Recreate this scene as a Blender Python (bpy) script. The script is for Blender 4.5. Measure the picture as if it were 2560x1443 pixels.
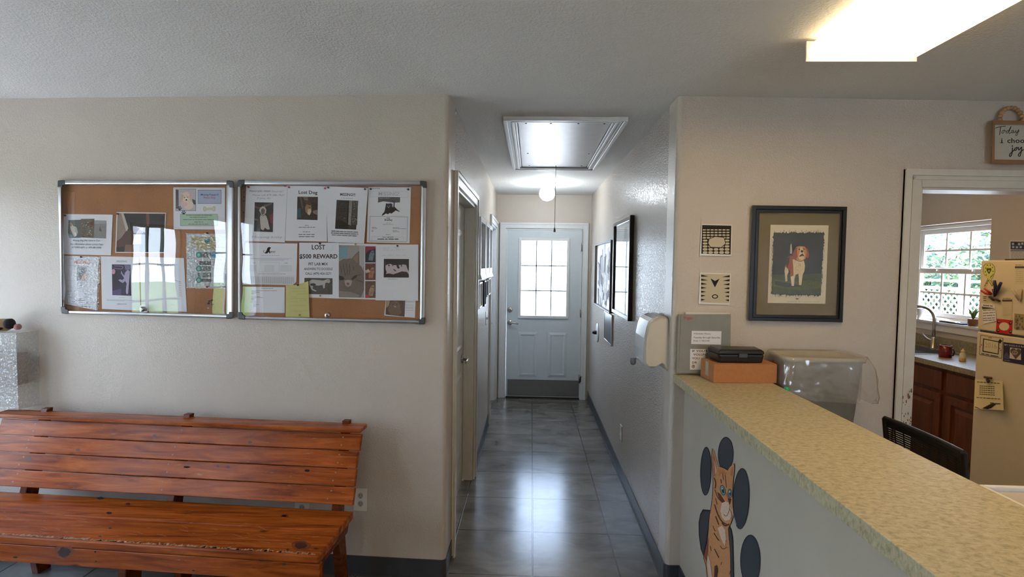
import bpy, bmesh, math, random
from mathutils import Vector, Matrix
random.seed(7)
for o in list(bpy.data.objects): bpy.data.objects.remove(o)
SC = bpy.context.scene
COL = SC.collection
PI = math.pi

# ------------------------------------------------------------------ camera
FPX, PIT, ROL, YAW, EYE = 1320.0, .0456, .0136, -.0363, 1.6188
fw = Vector((math.sin(YAW)*math.cos(PIT), math.cos(YAW)*math.cos(PIT), -math.sin(PIT)))
rt0 = Vector((math.cos(YAW), -math.sin(YAW), 0))
up0 = rt0.cross(fw)
rt = math.cos(ROL)*rt0+math.sin(ROL)*up0
up = -math.sin(ROL)*rt0+math.cos(ROL)*up0
CAM = Vector((0, 0, EYE))
cd = bpy.data.cameras.new('camera'); cam = bpy.data.objects.new('camera', cd); COL.objects.link(cam)
cd.sensor_width = 36; cd.lens = FPX/2560*36; cd.clip_start = .02; cd.clip_end = 300
m = Matrix((rt, up, -fw)).transposed().to_4x4(); m.translation = CAM
cam.matrix_world = m
SC.camera = cam

# ------------------------------------------------------------------ view, sky, sun
SC.view_settings.view_transform = 'Standard'; SC.view_settings.look = 'None'
SC.view_settings.gamma = 1; SC.view_settings.use_curve_mapping = False
SC.view_settings.exposure = 0.64
SKY = 8
FIXTURE = 5.7
GLOBE = 47.0
wd = bpy.data.worlds.new('sky'); SC.world = wd; wd.use_nodes = True
nt = wd.node_tree; nt.nodes.clear()
wo = nt.nodes.new('ShaderNodeOutputWorld'); bg = nt.nodes.new('ShaderNodeBackground')
tc = nt.nodes.new('ShaderNodeTexCoord'); sp = nt.nodes.new('ShaderNodeSeparateXYZ'); cr = nt.nodes.new('ShaderNodeValToRGB')
nt.links.new(tc.outputs['Generated'], sp.inputs[0]); nt.links.new(sp.outputs['Z'], cr.inputs[0])
cr.color_ramp.elements[0].position = .0; cr.color_ramp.elements[0].color = (.72, .85, 1, 1)
cr.color_ramp.elements[1].position = .8; cr.color_ramp.elements[1].color = (.42, .62, 1, 1)
nt.links.new(cr.outputs[0], bg.inputs[0]); bg.inputs[1].default_value = SKY
nt.links.new(bg.outputs[0], wo.inputs[0])
sd = bpy.data.lights.new('sun', 'SUN'); so = bpy.data.objects.new('sun', sd); COL.objects.link(so)
sd.energy = 24; sd.angle = .01; sd.color = (1, .95, .88)
so.rotation_euler = Vector((.6, -1, 1.7)).to_track_quat('Z', 'Y').to_euler()

# ------------------------------------------------------------------ materials
MC = {}
def newmat(name):
    mt = bpy.data.materials.new(name); mt.use_nodes = True
    return mt, mt.node_tree, mt.node_tree.nodes['Principled BSDF']
def N(nt, t, **k):
    n = nt.nodes.new(t)
    for a, b in k.items():
        if a in n.inputs: n.inputs[a].default_value = b
        else: setattr(n, a, b)
    return n
def bump(nt, b, src, strength, dist):
    bp = N(nt, 'ShaderNodeBump'); bp.inputs['Strength'].default_value = strength; bp.inputs['Distance'].default_value = dist
    nt.links.new(src, bp.inputs['Height']); nt.links.new(bp.outputs[0], b.inputs['Normal'])
def mat(name, c, r=.5, metal=0, spec=.5, noise=0, nscale=20, bstr=0, bscale=200, bdist=.002, coat=0, stretch=None, trans=0, alpha=1):
    if name in MC: return MC[name]
    mt, nt, b = newmat(name)
    b.inputs['Base Color'].default_value = (*c, 1); b.inputs['Roughness'].default_value = r
    b.inputs['Metallic'].default_value = metal; b.inputs['Specular IOR Level'].default_value = spec
    b.inputs['Coat Weight'].default_value = coat; b.inputs['Coat Roughness'].default_value = .12
    b.inputs['Transmission Weight'].default_value = trans; b.inputs['Alpha'].default_value = alpha
    tc = N(nt, 'ShaderNodeTexCoord'); mp = N(nt, 'ShaderNodeMapping')
    nt.links.new(tc.outputs['Object'], mp.inputs[0])
    if stretch: mp.inputs['Scale'].default_value = stretch
    nz = N(nt, 'ShaderNodeTexNoise', Scale=nscale, Detail=4.0); nt.links.new(mp.outputs[0], nz.inputs['Vector'])
    rp = N(nt, 'ShaderNodeMapRange'); rp.inputs[1].default_value = .3; rp.inputs[2].default_value = .7
    rp.inputs[3].default_value = 1-noise; rp.inputs[4].default_value = 1+noise
    nt.links.new(nz.outputs['Fac'], rp.inputs[0])
    mx = N(nt, 'ShaderNodeVectorMath', operation='SCALE'); mx.inputs[0].default_value = c
    nt.links.new(rp.outputs[0], mx.inputs['Scale']); nt.links.new(mx.outputs[0], b.inputs['Base Color'])
    if bstr:
        n2 = N(nt, 'ShaderNodeTexNoise', Scale=bscale, Detail=2.0); nt.links.new(mp.outputs[0], n2.inputs['Vector'])
        bump(nt, b, n2.outputs['Fac'], bstr, bdist)
    MC[name] = mt; return mt
def ink(c, noise=0):
    "flat printed or painted colour, sRGB 0-255"
    k = 'ink_%d_%d_%d_%d' % (*c, int(noise*100))
    lin = [((v/255+.055)/1.055)**2.4 if v > 10 else v/255/12.92 for v in c]
    return mat(k, lin, r=.6, spec=.3, noise=noise, nscale=130)
def srgb(*c): return [((v/255+.055)/1.055)**2.4 for v in c]

def wall_mat(name, c, rough=.3, bs=.55, scale=95, bd=.003):
    if name in MC: return MC[name]
    mt, nt, b = newmat(name)
    b.inputs['Base Color'].default_value = (*c, 1); b.inputs['Roughness'].default_value = rough
    tc = N(nt, 'ShaderNodeTexCoord')
    n1 = N(nt, 'ShaderNodeTexNoise', Scale=scale, Detail=3.0, Roughness=.55); nt.links.new(tc.outputs['Object'], n1.inputs['Vector'])
    r1 = N(nt, 'ShaderNodeValToRGB'); r1.color_ramp.elements[0].position = .42; r1.color_ramp.elements[1].position = .62
    nt.links.new(n1.outputs['Fac'], r1.inputs[0])
    n2 = N(nt, 'ShaderNodeTexNoise', Scale=1.3, Detail=3.0); nt.links.new(tc.outputs['Object'], n2.inputs['Vector'])
    rp = N(nt, 'ShaderNodeMapRange'); rp.inputs[1].default_value = .3; rp.inputs[2].default_value = .7; rp.inputs[3].default_value = .965; rp.inputs[4].default_value = 1.03
    nt.links.new(n2.outputs['Fac'], rp.inputs[0])
    mx = N(nt, 'ShaderNodeVectorMath', operation='SCALE'); mx.inputs[0].default_value = c
    nt.links.new(rp.outputs[0], mx.inputs['Scale']); nt.links.new(mx.outputs[0], b.inputs['Base Color'])
    bump(nt, b, r1.outputs[0], bs, bd)
    MC[name] = mt; return mt
WALLC = (.57, .505, .435)
M_WALL = wall_mat('textured_wall_paint', WALLC, bs=.3, bd=.003, scale=140)
M_WALLH = wall_mat('glossy_hall_wall_paint', WALLC, rough=.25, bs=.85, scale=120, bd=.004)
M_CEIL = wall_mat('textured_ceiling_paint', (.76, .745, .71), rough=.75, bs=.4, scale=110, bd=.004)
M_PANEL = mat('smooth_panel_paint', (.47, .425, .345), r=.5, noise=.03, nscale=8)
M_TRIM = mat('cream_trim_paint', (.62, .59, .52), r=.35, noise=.03)
M_WHITE = mat('white_paint', (.72, .73, .73), r=.35, noise=.02)
M_DOOR = mat('door_paint', (.60, .65, .68), r=.4, noise=.02)
M_BASE = mat('vinyl_base', (.048, .052, .06), r=.38, noise=.1)
M_ALU = mat('brushed_aluminium', (.62, .63, .65), r=.28, metal=1, noise=.05)
M_DGREY = mat('dark_grey_plastic', (.07, .072, .075), r=.4)
M_BLACK = mat('black_plastic', (.008, .008, .009), r=.35, noise=.1)
M_FBLACK = mat('black_frame', (.006, .006, .006), r=.3)
M_STEEL = mat('stainless_steel', (.45, .45, .46), r=.25, metal=1)
M_CHROME = mat('satin_nickel', (.5, .48, .45), r=.22, metal=1)
M_KICK = mat('grey_kick_plate', (.16, .155, .15), r=.5, noise=.05)
M_CREAM = mat('cream_fridge_enamel', (.68, .60, .44), r=.42, noise=.02, bstr=.1, bscale=400, bdist=.0006)
M_CPLAST = mat('cream_plastic', (.60, .53, .42), r=.3, noise=.02)
M_CARD = mat('cardboard', srgb(176, 118, 72), r=.8, noise=.06, nscale=60)
M_BIN = mat('grey_bin_plastic', (.42, .39, .31), r=.5, noise=.05)
M_CAB = mat('stained_cabinet_wood', (.115, .032, .009), r=.38, noise=.35, nscale=14, stretch=(2, 2, .25))
M_PLATE = mat('outlet_plastic', (.78, .74, .64), r=.35)
M_PAPER = ink((226, 226, 230)); M_PAPERW = ink((216, 212, 205))
def wood(name, seed, c1, c2, c3):
    mt, nt, b = newmat(name)
    tc = N(nt, 'ShaderNodeTexCoord'); mp = N(nt, 'ShaderNodeMapping'); nt.links.new(tc.outputs['Object'], mp.inputs[0])
    mp.inputs['Location'].default_value = (seed*3.1, seed*1.7, seed); mp.inputs['Scale'].default_value = (1.2, 14, 14)
    n1 = N(nt, 'ShaderNodeTexNoise', Scale=2.2, Detail=6.0, Roughness=.62, Distortion=.7); nt.links.new(mp.outputs[0], n1.inputs['Vector'])
    rr = N(nt, 'ShaderNodeValToRGB'); e = rr.color_ramp.elements
    e[0].position = .3; e[0].color = (*c1, 1); e[1].position = .72; e[1].color = (*c3, 1)
    q = e.new(.5); q.color = (*c2, 1)
    nt.links.new(n1.outputs['Fac'], rr.inputs[0])
    # knots
    mp2 = N(nt, 'ShaderNodeMapping'); nt.links.new(tc.outputs['Object'], mp2.inputs[0]); mp2.inputs['Location'].default_value = (seed*.77, seed*.33, seed*.51); mp2.inputs['Scale'].default_value = (1, 2.0, 2.0)
    vo = N(nt, 'ShaderNodeTexVoronoi', Scale=2.6); nt.links.new(mp2.outputs[0], vo.inputs['Vector'])
    kr = N(nt, 'ShaderNodeValToRGB'); kr.color_ramp.elements[0].position = .035; kr.color_ramp.elements[0].color = (.12, .09, .08, 1); kr.color_ramp.elements[1].position = .085
    nt.links.new(vo.outputs['Distance'], kr.inputs[0])
    mx = N(nt, 'ShaderNodeMix', data_type='RGBA', blend_type='MULTIPLY'); mx.inputs[0].default_value = 1
    nt.links.new(rr.outputs[0], mx.inputs[6]); nt.links.new(kr.outputs[0], mx.inputs[7])
    # scratches and dents
    mp3 = N(nt, 'ShaderNodeMapping'); nt.links.new(tc.outputs['Object'], mp3.inputs[0]); mp3.inputs['Scale'].default_value = (9, 60, 60); mp3.inputs['Location'].default_value = (seed, 0, seed)
    n3 = N(nt, 'ShaderNodeTexNoise', Scale=1.5, Detail=5.0, Roughness=.7); nt.links.new(mp3.outputs[0], n3.inputs['Vector'])
    sr = N(nt, 'ShaderNodeValToRGB'); sr.color_ramp.elements[0].position = .64; sr.color_ramp.elements[0].color = (0, 0, 0, 1); sr.color_ramp.elements[1].position = .74
    nt.links.new(n3.outputs['Fac'], sr.inputs[0])
    m2 = N(nt, 'ShaderNodeMix', data_type='RGBA'); nt.links.new(sr.outputs[0], m2.inputs[0]); nt.links.new(mx.outputs[2], m2.inputs[6]); m2.inputs[7].default_value = (.42, .25, .13, 1)
    nt.links.new(m2.outputs[2], b.inputs['Base Color'])
    b.inputs['Roughness'].default_value = .27; b.inputs['Specular IOR Level'].default_value = .2; b.inputs['Coat Weight'].default_value = .0
    bump(nt, b, n1.outputs['Fac'], .25, .0015)
    return mt
WD = [wood('varnished_pine_%s' % 'abcdefghij'[i], i*1.37+.4, (.14, .026, .005), (.33, .072, .010), (.52, .14, .024)) for i in range(8)]
WDD = wood('dark_pine', 5.5, (.07, .014, .005), (.14, .03, .008), (.2, .05, .012))

def floor_mat():
    mt, nt, b = newmat('slate_tile')
    tc = N(nt, 'ShaderNodeTexCoord'); mp = N(nt, 'ShaderNodeMapping'); nt.links.new(tc.outputs['Object'], mp.inputs[0])
    mp.inputs['Location'].default_value = (-.0305, -2.6776, 0)
    bk = N(nt, 'ShaderNodeTexBrick'); bk.offset = 0; bk.squash = 1
    bk.inputs['Scale'].default_value = 1; bk.inputs['Brick Width'].default_value = .457; bk.inputs['Row Height'].default_value = .457
    bk.inputs['Mortar Size'].default_value = .0042; bk.inputs['Mortar Smooth'].default_value = .2
    bk.inputs['Color1'].default_value = (.92, .92, .92, 1); bk.inputs['Color2'].default_value = (1.08, 1.06, 1.04, 1); bk.inputs['Mortar'].default_value = (.14, .12, .11, 1)
    nt.links.new(mp.outputs[0], bk.inputs['Vector'])
    mp2 = N(nt, 'ShaderNodeMapping'); nt.links.new(tc.outputs['Object'], mp2.inputs[0]); mp2.inputs['Scale'].default_value = (1, 2.2, 1)
    n1 = N(nt, 'ShaderNodeTexNoise', Scale=2.6, Detail=8.0, Roughness=.62, Distortion=.6); nt.links.new(mp2.outputs[0], n1.inputs['Vector'])
    rr = N(nt, 'ShaderNodeValToRGB'); e = rr.color_ramp.elements
    e[0].position = .32; e[0].color = (.085, .074, .062, 1); e[1].position = .68; e[1].color = (.20, .185, .16, 1)
    nt.links.new(n1.outputs['Fac'], rr.inputs[0])
    mx = N(nt, 'ShaderNodeMix', data_type='RGBA', blend_type='MULTIPLY'); mx.inputs[0].default_value = 1
    nt.links.new(rr.outputs[0], mx.inputs[6]); nt.links.new(bk.outputs['Color'], mx.inputs[7]); nt.links.new(mx.outputs[2], b.inputs['Base Color'])
    b.inputs['Roughness'].default_value = .3
    rg = N(nt, 'ShaderNodeMapRange'); rg.inputs[3].default_value = .15; rg.inputs[4].default_value = .26; b.inputs['Specular IOR Level'].default_value = .85; nt.links.new(n1.outputs['Fac'], rg.inputs[0]); nt.links.new(rg.outputs[0], b.inputs['Roughness'])
    sb = N(nt, 'ShaderNodeMath', operation='SUBTRACT'); ml = N(nt, 'ShaderNodeMath', operation='MULTIPLY'); ml.inputs[1].default_value = .12
    nt.links.new(n1.outputs['Fac'], ml.inputs[0]); nt.links.new(ml.outputs[0], sb.inputs[0]); nt.links.new(bk.outputs['Fac'], sb.inputs[1])
    bump(nt, b, sb.outputs[0], .5, .002)
    return mt
M_FLOOR = floor_mat()
def laminate(name, c1, c2, c3):
    mt, nt, b = newmat(name)
    tc = N(nt, 'ShaderNodeTexCoord'); mp = N(nt, 'ShaderNodeMapping'); nt.links.new(tc.outputs['Object'], mp.inputs[0]); mp.inputs['Scale'].default_value = (1, 1.6, 1)
    n1 = N(nt, 'ShaderNodeTexNoise', Scale=52.0, Detail=5.0, Roughness=.7, Distortion=.5); nt.links.new(mp.outputs[0], n1.inputs['Vector'])
    rr = N(nt, 'ShaderNodeValToRGB'); e = rr.color_ramp.elements
    e[0].position = .34; e[0].color = (*c1, 1); e[1].position = .66; e[1].color = (*c3, 1); q = e.new(.5); q.color = (*c2, 1)
    nt.links.new(n1.outputs['Fac'], rr.inputs[0]); nt.links.new(rr.outputs[0], b.inputs['Base Color'])
    b.inputs['Roughness'].default_value = .42
    return mt
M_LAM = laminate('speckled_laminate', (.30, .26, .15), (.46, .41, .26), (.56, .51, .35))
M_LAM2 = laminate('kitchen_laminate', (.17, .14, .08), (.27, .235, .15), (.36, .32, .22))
def cork():
    mt, nt, b = newmat('cork'); tc = N(nt, 'ShaderNodeTexCoord')
    n1 = N(nt, 'ShaderNodeTexNoise', Scale=260.0, Detail=3.0); nt.links.new(tc.outputs['Object'], n1.inputs['Vector'])
    n2 = N(nt, 'ShaderNodeTexNoise', Scale=4.0, Detail=2.0); nt.links.new(tc.outputs['Object'], n2.inputs['Vector'])
    a = N(nt, 'ShaderNodeMath', operation='ADD'); nt.links.new(n1.outputs['Fac'], a.inputs[0]); nt.links.new(n2.outputs['Fac'], a.inputs[1])
    rr = N(nt, 'ShaderNodeValToRGB'); e = rr.color_ramp.elements; e[0].position = .35; e[0].color = (.25, .10, .038, 1); e[1].position = 1.0; e[1].color = (.50, .23, .095, 1)
    h = N(nt, 'ShaderNodeMath', operation='MULTIPLY'); h.inputs[1].default_value = .68; nt.links.new(a.outputs[0], h.inputs[0]); nt.links.new(h.outputs[0], rr.inputs[0])
    nt.links.new(rr.outputs[0], b.inputs['Base Color']); b.inputs['Roughness'].default_value = .85
    return mt
M_CORK = cork()
def glass(name, tint=(1, 1, 1), f0=.04, wavy=0, wscale=3, rough=.0, milk=0):
    "thin clear sheet: see-through with a Fresnel-weighted mirror film"
    mt = bpy.data.materials.new(name); mt.use_nodes = True; nt = mt.node_tree; nt.nodes.clear()
    o = N(nt, 'ShaderNodeOutputMaterial'); t = N(nt, 'ShaderNodeBsdfTransparent'); g = N(nt, 'ShaderNodeBsdfGlossy'); mx = N(nt, 'ShaderNodeMixShader')
    t.inputs[0].default_value = (*tint, 1); g.inputs['Roughness'].default_value = rough; g.inputs[0].default_value = (1, 1, 1, 1)
    ge = N(nt, 'ShaderNodeNewGeometry'); dt = N(nt, 'ShaderNodeVectorMath', operation='DOT_PRODUCT'); nt.links.new(ge.outputs['Incoming'], dt.inputs[0]); nt.links.new(ge.outputs['Normal'], dt.inputs[1])
    ab = N(nt, 'ShaderNodeMath', operation='ABSOLUTE'); nt.links.new(dt.outputs['Value'], ab.inputs[0])
    om = N(nt, 'ShaderNodeMath', operation='SUBTRACT'); om.inputs[0].default_value = 1; nt.links.new(ab.outputs[0], om.inputs[1])
    pw = N(nt, 'ShaderNodeMath', operation='POWER'); pw.inputs[1].default_value = 5; nt.links.new(om.outputs[0], pw.inputs[0])
    ml = N(nt, 'ShaderNodeMath', operation='MULTIPLY_ADD'); ml.inputs[1].default_value = 1-f0; ml.inputs[2].default_value = f0; nt.links.new(pw.outputs[0], ml.inputs[0])
    nt.links.new(ml.outputs[0], mx.inputs[0]); nt.links.new(t.outputs[0], mx.inputs[1]); nt.links.new(g.outputs[0], mx.inputs[2]); nt.links.new(mx.outputs[0], o.inputs[0])
    if milk:
        df = N(nt, 'ShaderNodeBsdfDiffuse'); df.inputs[0].default_value = (.75, .74, .71, 1); m2 = N(nt, 'ShaderNodeMixShader'); m2.inputs[0].default_value = milk
        nt.links.new(t.outputs[0], m2.inputs[1]); nt.links.new(df.outputs[0], m2.inputs[2]); nt.links.new(m2.outputs[0], mx.inputs[1])
    if wavy:
        tc = N(nt, 'ShaderNodeTexCoord'); nz = N(nt, 'ShaderNodeTexNoise', Scale=wscale, Detail=1.0); nt.links.new(tc.outputs['Object'], nz.inputs['Vector'])
        bp = N(nt, 'ShaderNodeBump'); bp.inputs['Strength'].default_value = 1; bp.inputs['Distance'].default_value = wavy
        nt.links.new(nz.outputs['Fac'], bp.inputs['Height']); nt.links.new(bp.outputs[0], g.inputs['Normal'])
    return mt
M_GLASS = glass('window_glass')
M_ACRYL = glass('board_acrylic', f0=.08, wavy=.0016, wscale=3.0)
M_PICGL = glass('picture_glass', rough=.02)
M_BAG = glass('clear_plastic_film', tint=(.95, .95, .94), f0=.09, wavy=.008, wscale=18, rough=.13, milk=.13)
M_SLEEVE = glass('plastic_sleeve', tint=(.97, .97, .97), f0=.07, wavy=.012, wscale=70, rough=.08)
def emis(name, c, s, mixc=None):
    mt, nt, b = newmat(name); b.inputs['Base Color'].default_value = (*(mixc or c), 1)
    b.inputs['Emission Color'].default_value = (*c, 1); b.inputs['Emission Strength'].default_value = s; b.inputs['Roughness'].default_value = .3
    return mt
M_LENS = emis('fluorescent_lens', (1, .66, .29), FIXTURE, (.8, .8, .75))
M_LENSK = emis('warm_fluorescent_lens', (1, .64, .27), 3.7, (.8, .8, .8))
M_LENSFILL = emis('fill_fixture_lens', (1, .88, .74), 5.5, (.8, .8, .8))  # lens of the unseen fixture added as fill light
M_LENSIDE = emis('fluorescent_lens_side', (1, .78, .48), FIXTURE*.27, (.8, .8, .75))
M_GLOBE = emis('glowing_globe_glass', (.88, .95, 1), GLOBE, (.8, .8, .8))

# ------------------------------------------------------------------ mesh helpers
class MB:
    def __init__(s): s.v = []; s.f = []; s.mi = []; s.mats = []; s.cur = 0; s.sm = []
    def m(s, mt):
        if mt not in s.mats: s.mats.append(mt)
        s.cur = s.mats.index(mt); return s
    def face(s, pts, smooth=False):
        b = len(s.v); s.v += [Vector(p) for p in pts]; s.f.append(tuple(range(b, b+len(pts)))); s.mi.append(s.cur); s.sm.append(smooth)
    def add(s, vs, fs, smooth=False):
        b = len(s.v); s.v += [Vector(p) for p in vs]
        for f in fs: s.f.append(tuple(b+i for i in f)); s.mi.append(s.cur); s.sm.append(smooth)
    def hexa(s, p):   # 4 bottom, 4 top in order
        s.add(p, [(0, 3, 2, 1), (4, 5, 6, 7), (0, 1, 5, 4), (1, 2, 6, 5), (2, 3, 7, 6), (3, 0, 4, 7)])
    def box(s, x0, x1, y0, y1, z0, z1):
        s.hexa([(x0, y0, z0), (x1, y0, z0), (x1, y1, z0), (x0, y1, z0), (x0, y0, z1), (x1, y0, z1), (x1, y1, z1), (x0, y1, z1)])
    def prism(s, a, b, smooth=False):   # two matching rings of points
        n = len(a); vs = list(a)+list(b)
        s.add(vs, [tuple(range(n))[::-1], tuple(range(n, 2*n))]); s.add(vs, [(i, (i+1) % n, n+(i+1) % n, n+i) for i in range(n)], smooth)
    def loft(s, rings, caps=True, smooth=True, closed=True):
        n = len(rings[0]); vs = [p for r in rings for p in r]; fs = []
        for k in range(len(rings)-1):
            for i in range(n if closed else n-1):
                j = (i+1) % n; fs.append((k*n+i, k*n+j, (k+1)*n+j, (k+1)*n+i))
        s.add(vs, fs, smooth)
        if caps:
            s.face(rings[0][::-1]); s.face(rings[-1])
    def lathe(s, c, prof, n=28, axis='z', smooth=True):
        c = Vector(c); rings = []
        for r, h in prof:
            ring = []
            for i in range(n):
                a = 2*PI*i/n; x, y = r*math.cos(a), r*math.sin(a)
                ring.append(c+(Vector((x, y, h)) if axis == 'z' else Vector((h, x, y)) if axis == 'x' else Vector((x, h, y))))
            rings.append(ring)
        s.loft(rings, smooth=smooth)
    def tube(s, pts, r, n=12, caps=True):
        pts = [Vector(p) for p in pts]; rings = []; prev = None
        for i, p in enumerate(pts):
            t = (pts[min(i+1, len(pts)-1)]-pts[max(i-1, 0)]).normalized()
            if prev is None:
                u = t.orthogonal().normalized()
            else:
                u = (prev-t*prev.dot(t)); u = u.normalized() if u.length > 1e-6 else t.orthogonal().normalized()
            prev = u; w = t.cross(u); rr = r[i] if isinstance(r, (list, tuple)) else r
            rings.append([p+rr*(math.cos(2*PI*k/n)*u+math.sin(2*PI*k/n)*w) for k in range(n)])
        s.loft(rings, caps=caps)
    def ball(s, c, r, n=20, sc=(1, 1, 1)):
        prof = []
        c = Vector(c); rings = []
        for k in range(1, n//2):
            a = PI*k/(n//2); rings.append([c+Vector((r*math.sin(a)*math.cos(2*PI*i/n)*sc[0], r*math.sin(a)*math.sin(2*PI*i/n)*sc[1], -r*math.cos(a)*sc[2])) for i in range(n)])
        s.loft(rings)
    def build(s, name, parent=None, label=None, cat=None, group=None, kind=None, bevel=0, seg=2, fix=True):
        me = bpy.data.meshes.new(name)
        off = Vector((0, 0, 0))
        if parent is not None:
            off = worldloc(parent)
        base = Vector((0, 0, 0))
        if parent is None and s.v:
            xs = [v.x for v in s.v]; ys = [v.y for v in s.v]; zs = [v.z for v in s.v]
            base = Vector(((min(xs)+max(xs))/2, (min(ys)+max(ys))/2, min(zs)))
            if kind == 'structure': base = Vector((0, 0, 0))
            off = base
        me.from_pydata([tuple(v-off) for v in s.v], [], s.f)
        for mt in s.mats: me.materials.append(mt)
        for p, i, q in zip(me.polygons, s.mi, s.sm): p.material_index = i; p.use_smooth = q
        if fix:
            bm = bmesh.new(); bm.from_mesh(me); bmesh.ops.remove_doubles(bm, verts=bm.verts, dist=1e-6); bmesh.ops.recalc_face_normals(bm, faces=bm.faces); bm.to_mesh(me); bm.free()
        o = bpy.data.objects.new(name, me); COL.objects.link(o)
        if parent is not None: o.parent = parent
        else: o.location = base
        if bevel:
            md = o.modifiers.new('bevel', 'BEVEL'); md.width = bevel; md.segments = seg; md.limit_method = 'ANGLE'; md.angle_limit = .6
        tag(o, label, cat, group, kind)
        return o
def worldloc(o):
    v = Vector(o.location)
    while o.parent: o = o.parent; v += Vector(o.location)
    return v
def tag(o, label=None, cat=None, group=None, kind=None):
    if label: o['label'] = label
    if cat: o['category'] = cat
    if group: o['group'] = group
    if kind: o['kind'] = kind
def empty(name, loc, label=None, cat=None, group=None, kind=None):
    o = bpy.data.objects.new(name, None); o.empty_display_size = .05; COL.objects.link(o); o.location = loc
    tag(o, label, cat, group, kind); return o
def struct(name, mb, bevel=0): return mb.build(name, kind='structure', bevel=bevel)

class Plane:
    "a wall plane: px() drops the line of sight through a photo pixel onto it, off metres in front"
    def __init__(s, p, n): s.p = Vector(p); s.n = Vector(n).normalized()
    def px(s, x, y, off=0):
        v = fw*FPX+rt*(x-1280)-up*(y-721.5); q = s.p+s.n*off
        return CAM+v*((q-CAM).dot(s.n)/v.dot(s.n))
aL, aR = -.0367, .0436
XL, XR, YE, HC = -.4187, .7028, 6.336, 2.45
def yl(x): return 2.6179+aL*(x-XL)
def yr(x): return 2.6419+aR*(x-XR)
PL = Plane((XL, yl(XL), 0), (aL, -1, 0)); PR = Plane((XR, yr(XR), 0), (aR, -1, 0))
PHR = Plane((XR, 0, 0), (-1, 0, 0)); PHL = Plane((XL, 0, 0), (1, 0, 0)); PE = Plane((0, YE, 0), (0, -1, 0))
XW = 3.72; PKW = Plane((XW, 0, 0), (-1, 0, 0)); XF = 2.96; PF = Plane((XF, 0, 0), (-1, 0, 0))
XM = .774; PM = Plane((XM, 0, 0), (-1, 0, 0))
def zpx(x, y, z): return Plane((0, 0, z), (0, 0, 1)).px(x, y)

# text -> triangles, unit cap height, cached
TX = {}
def glyphs(s, bold=0):
    k = (s, bold)
    if k in TX: return TX[k]
    cu = bpy.data.curves.new('t', 'FONT'); cu.body = s; cu.size = 1; cu.offset = bold; cu.resolution_u = 2
    o = bpy.data.objects.new('t', cu); COL.objects.link(o)
    dg = bpy.context.evaluated_depsgraph_get(); dg.update()
    me = o.evaluated_get(dg).to_mesh()
    vs = [(v.co.x, v.co.y) for v in me.vertices]; fs = [tuple(p.vertices) for p in me.polygons]
    o.evaluated_get(dg).to_mesh_clear(); bpy.data.objects.remove(o); bpy.data.curves.remove(cu)
    TX[k] = (vs, fs); return TX[k]
CAPH = None
def caph():
    global CAPH
    if CAPH is None:
        v, _ = glyphs('H'); CAPH = max(p[1] for p in v)-min(p[1] for p in v)
    return CAPH

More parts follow.
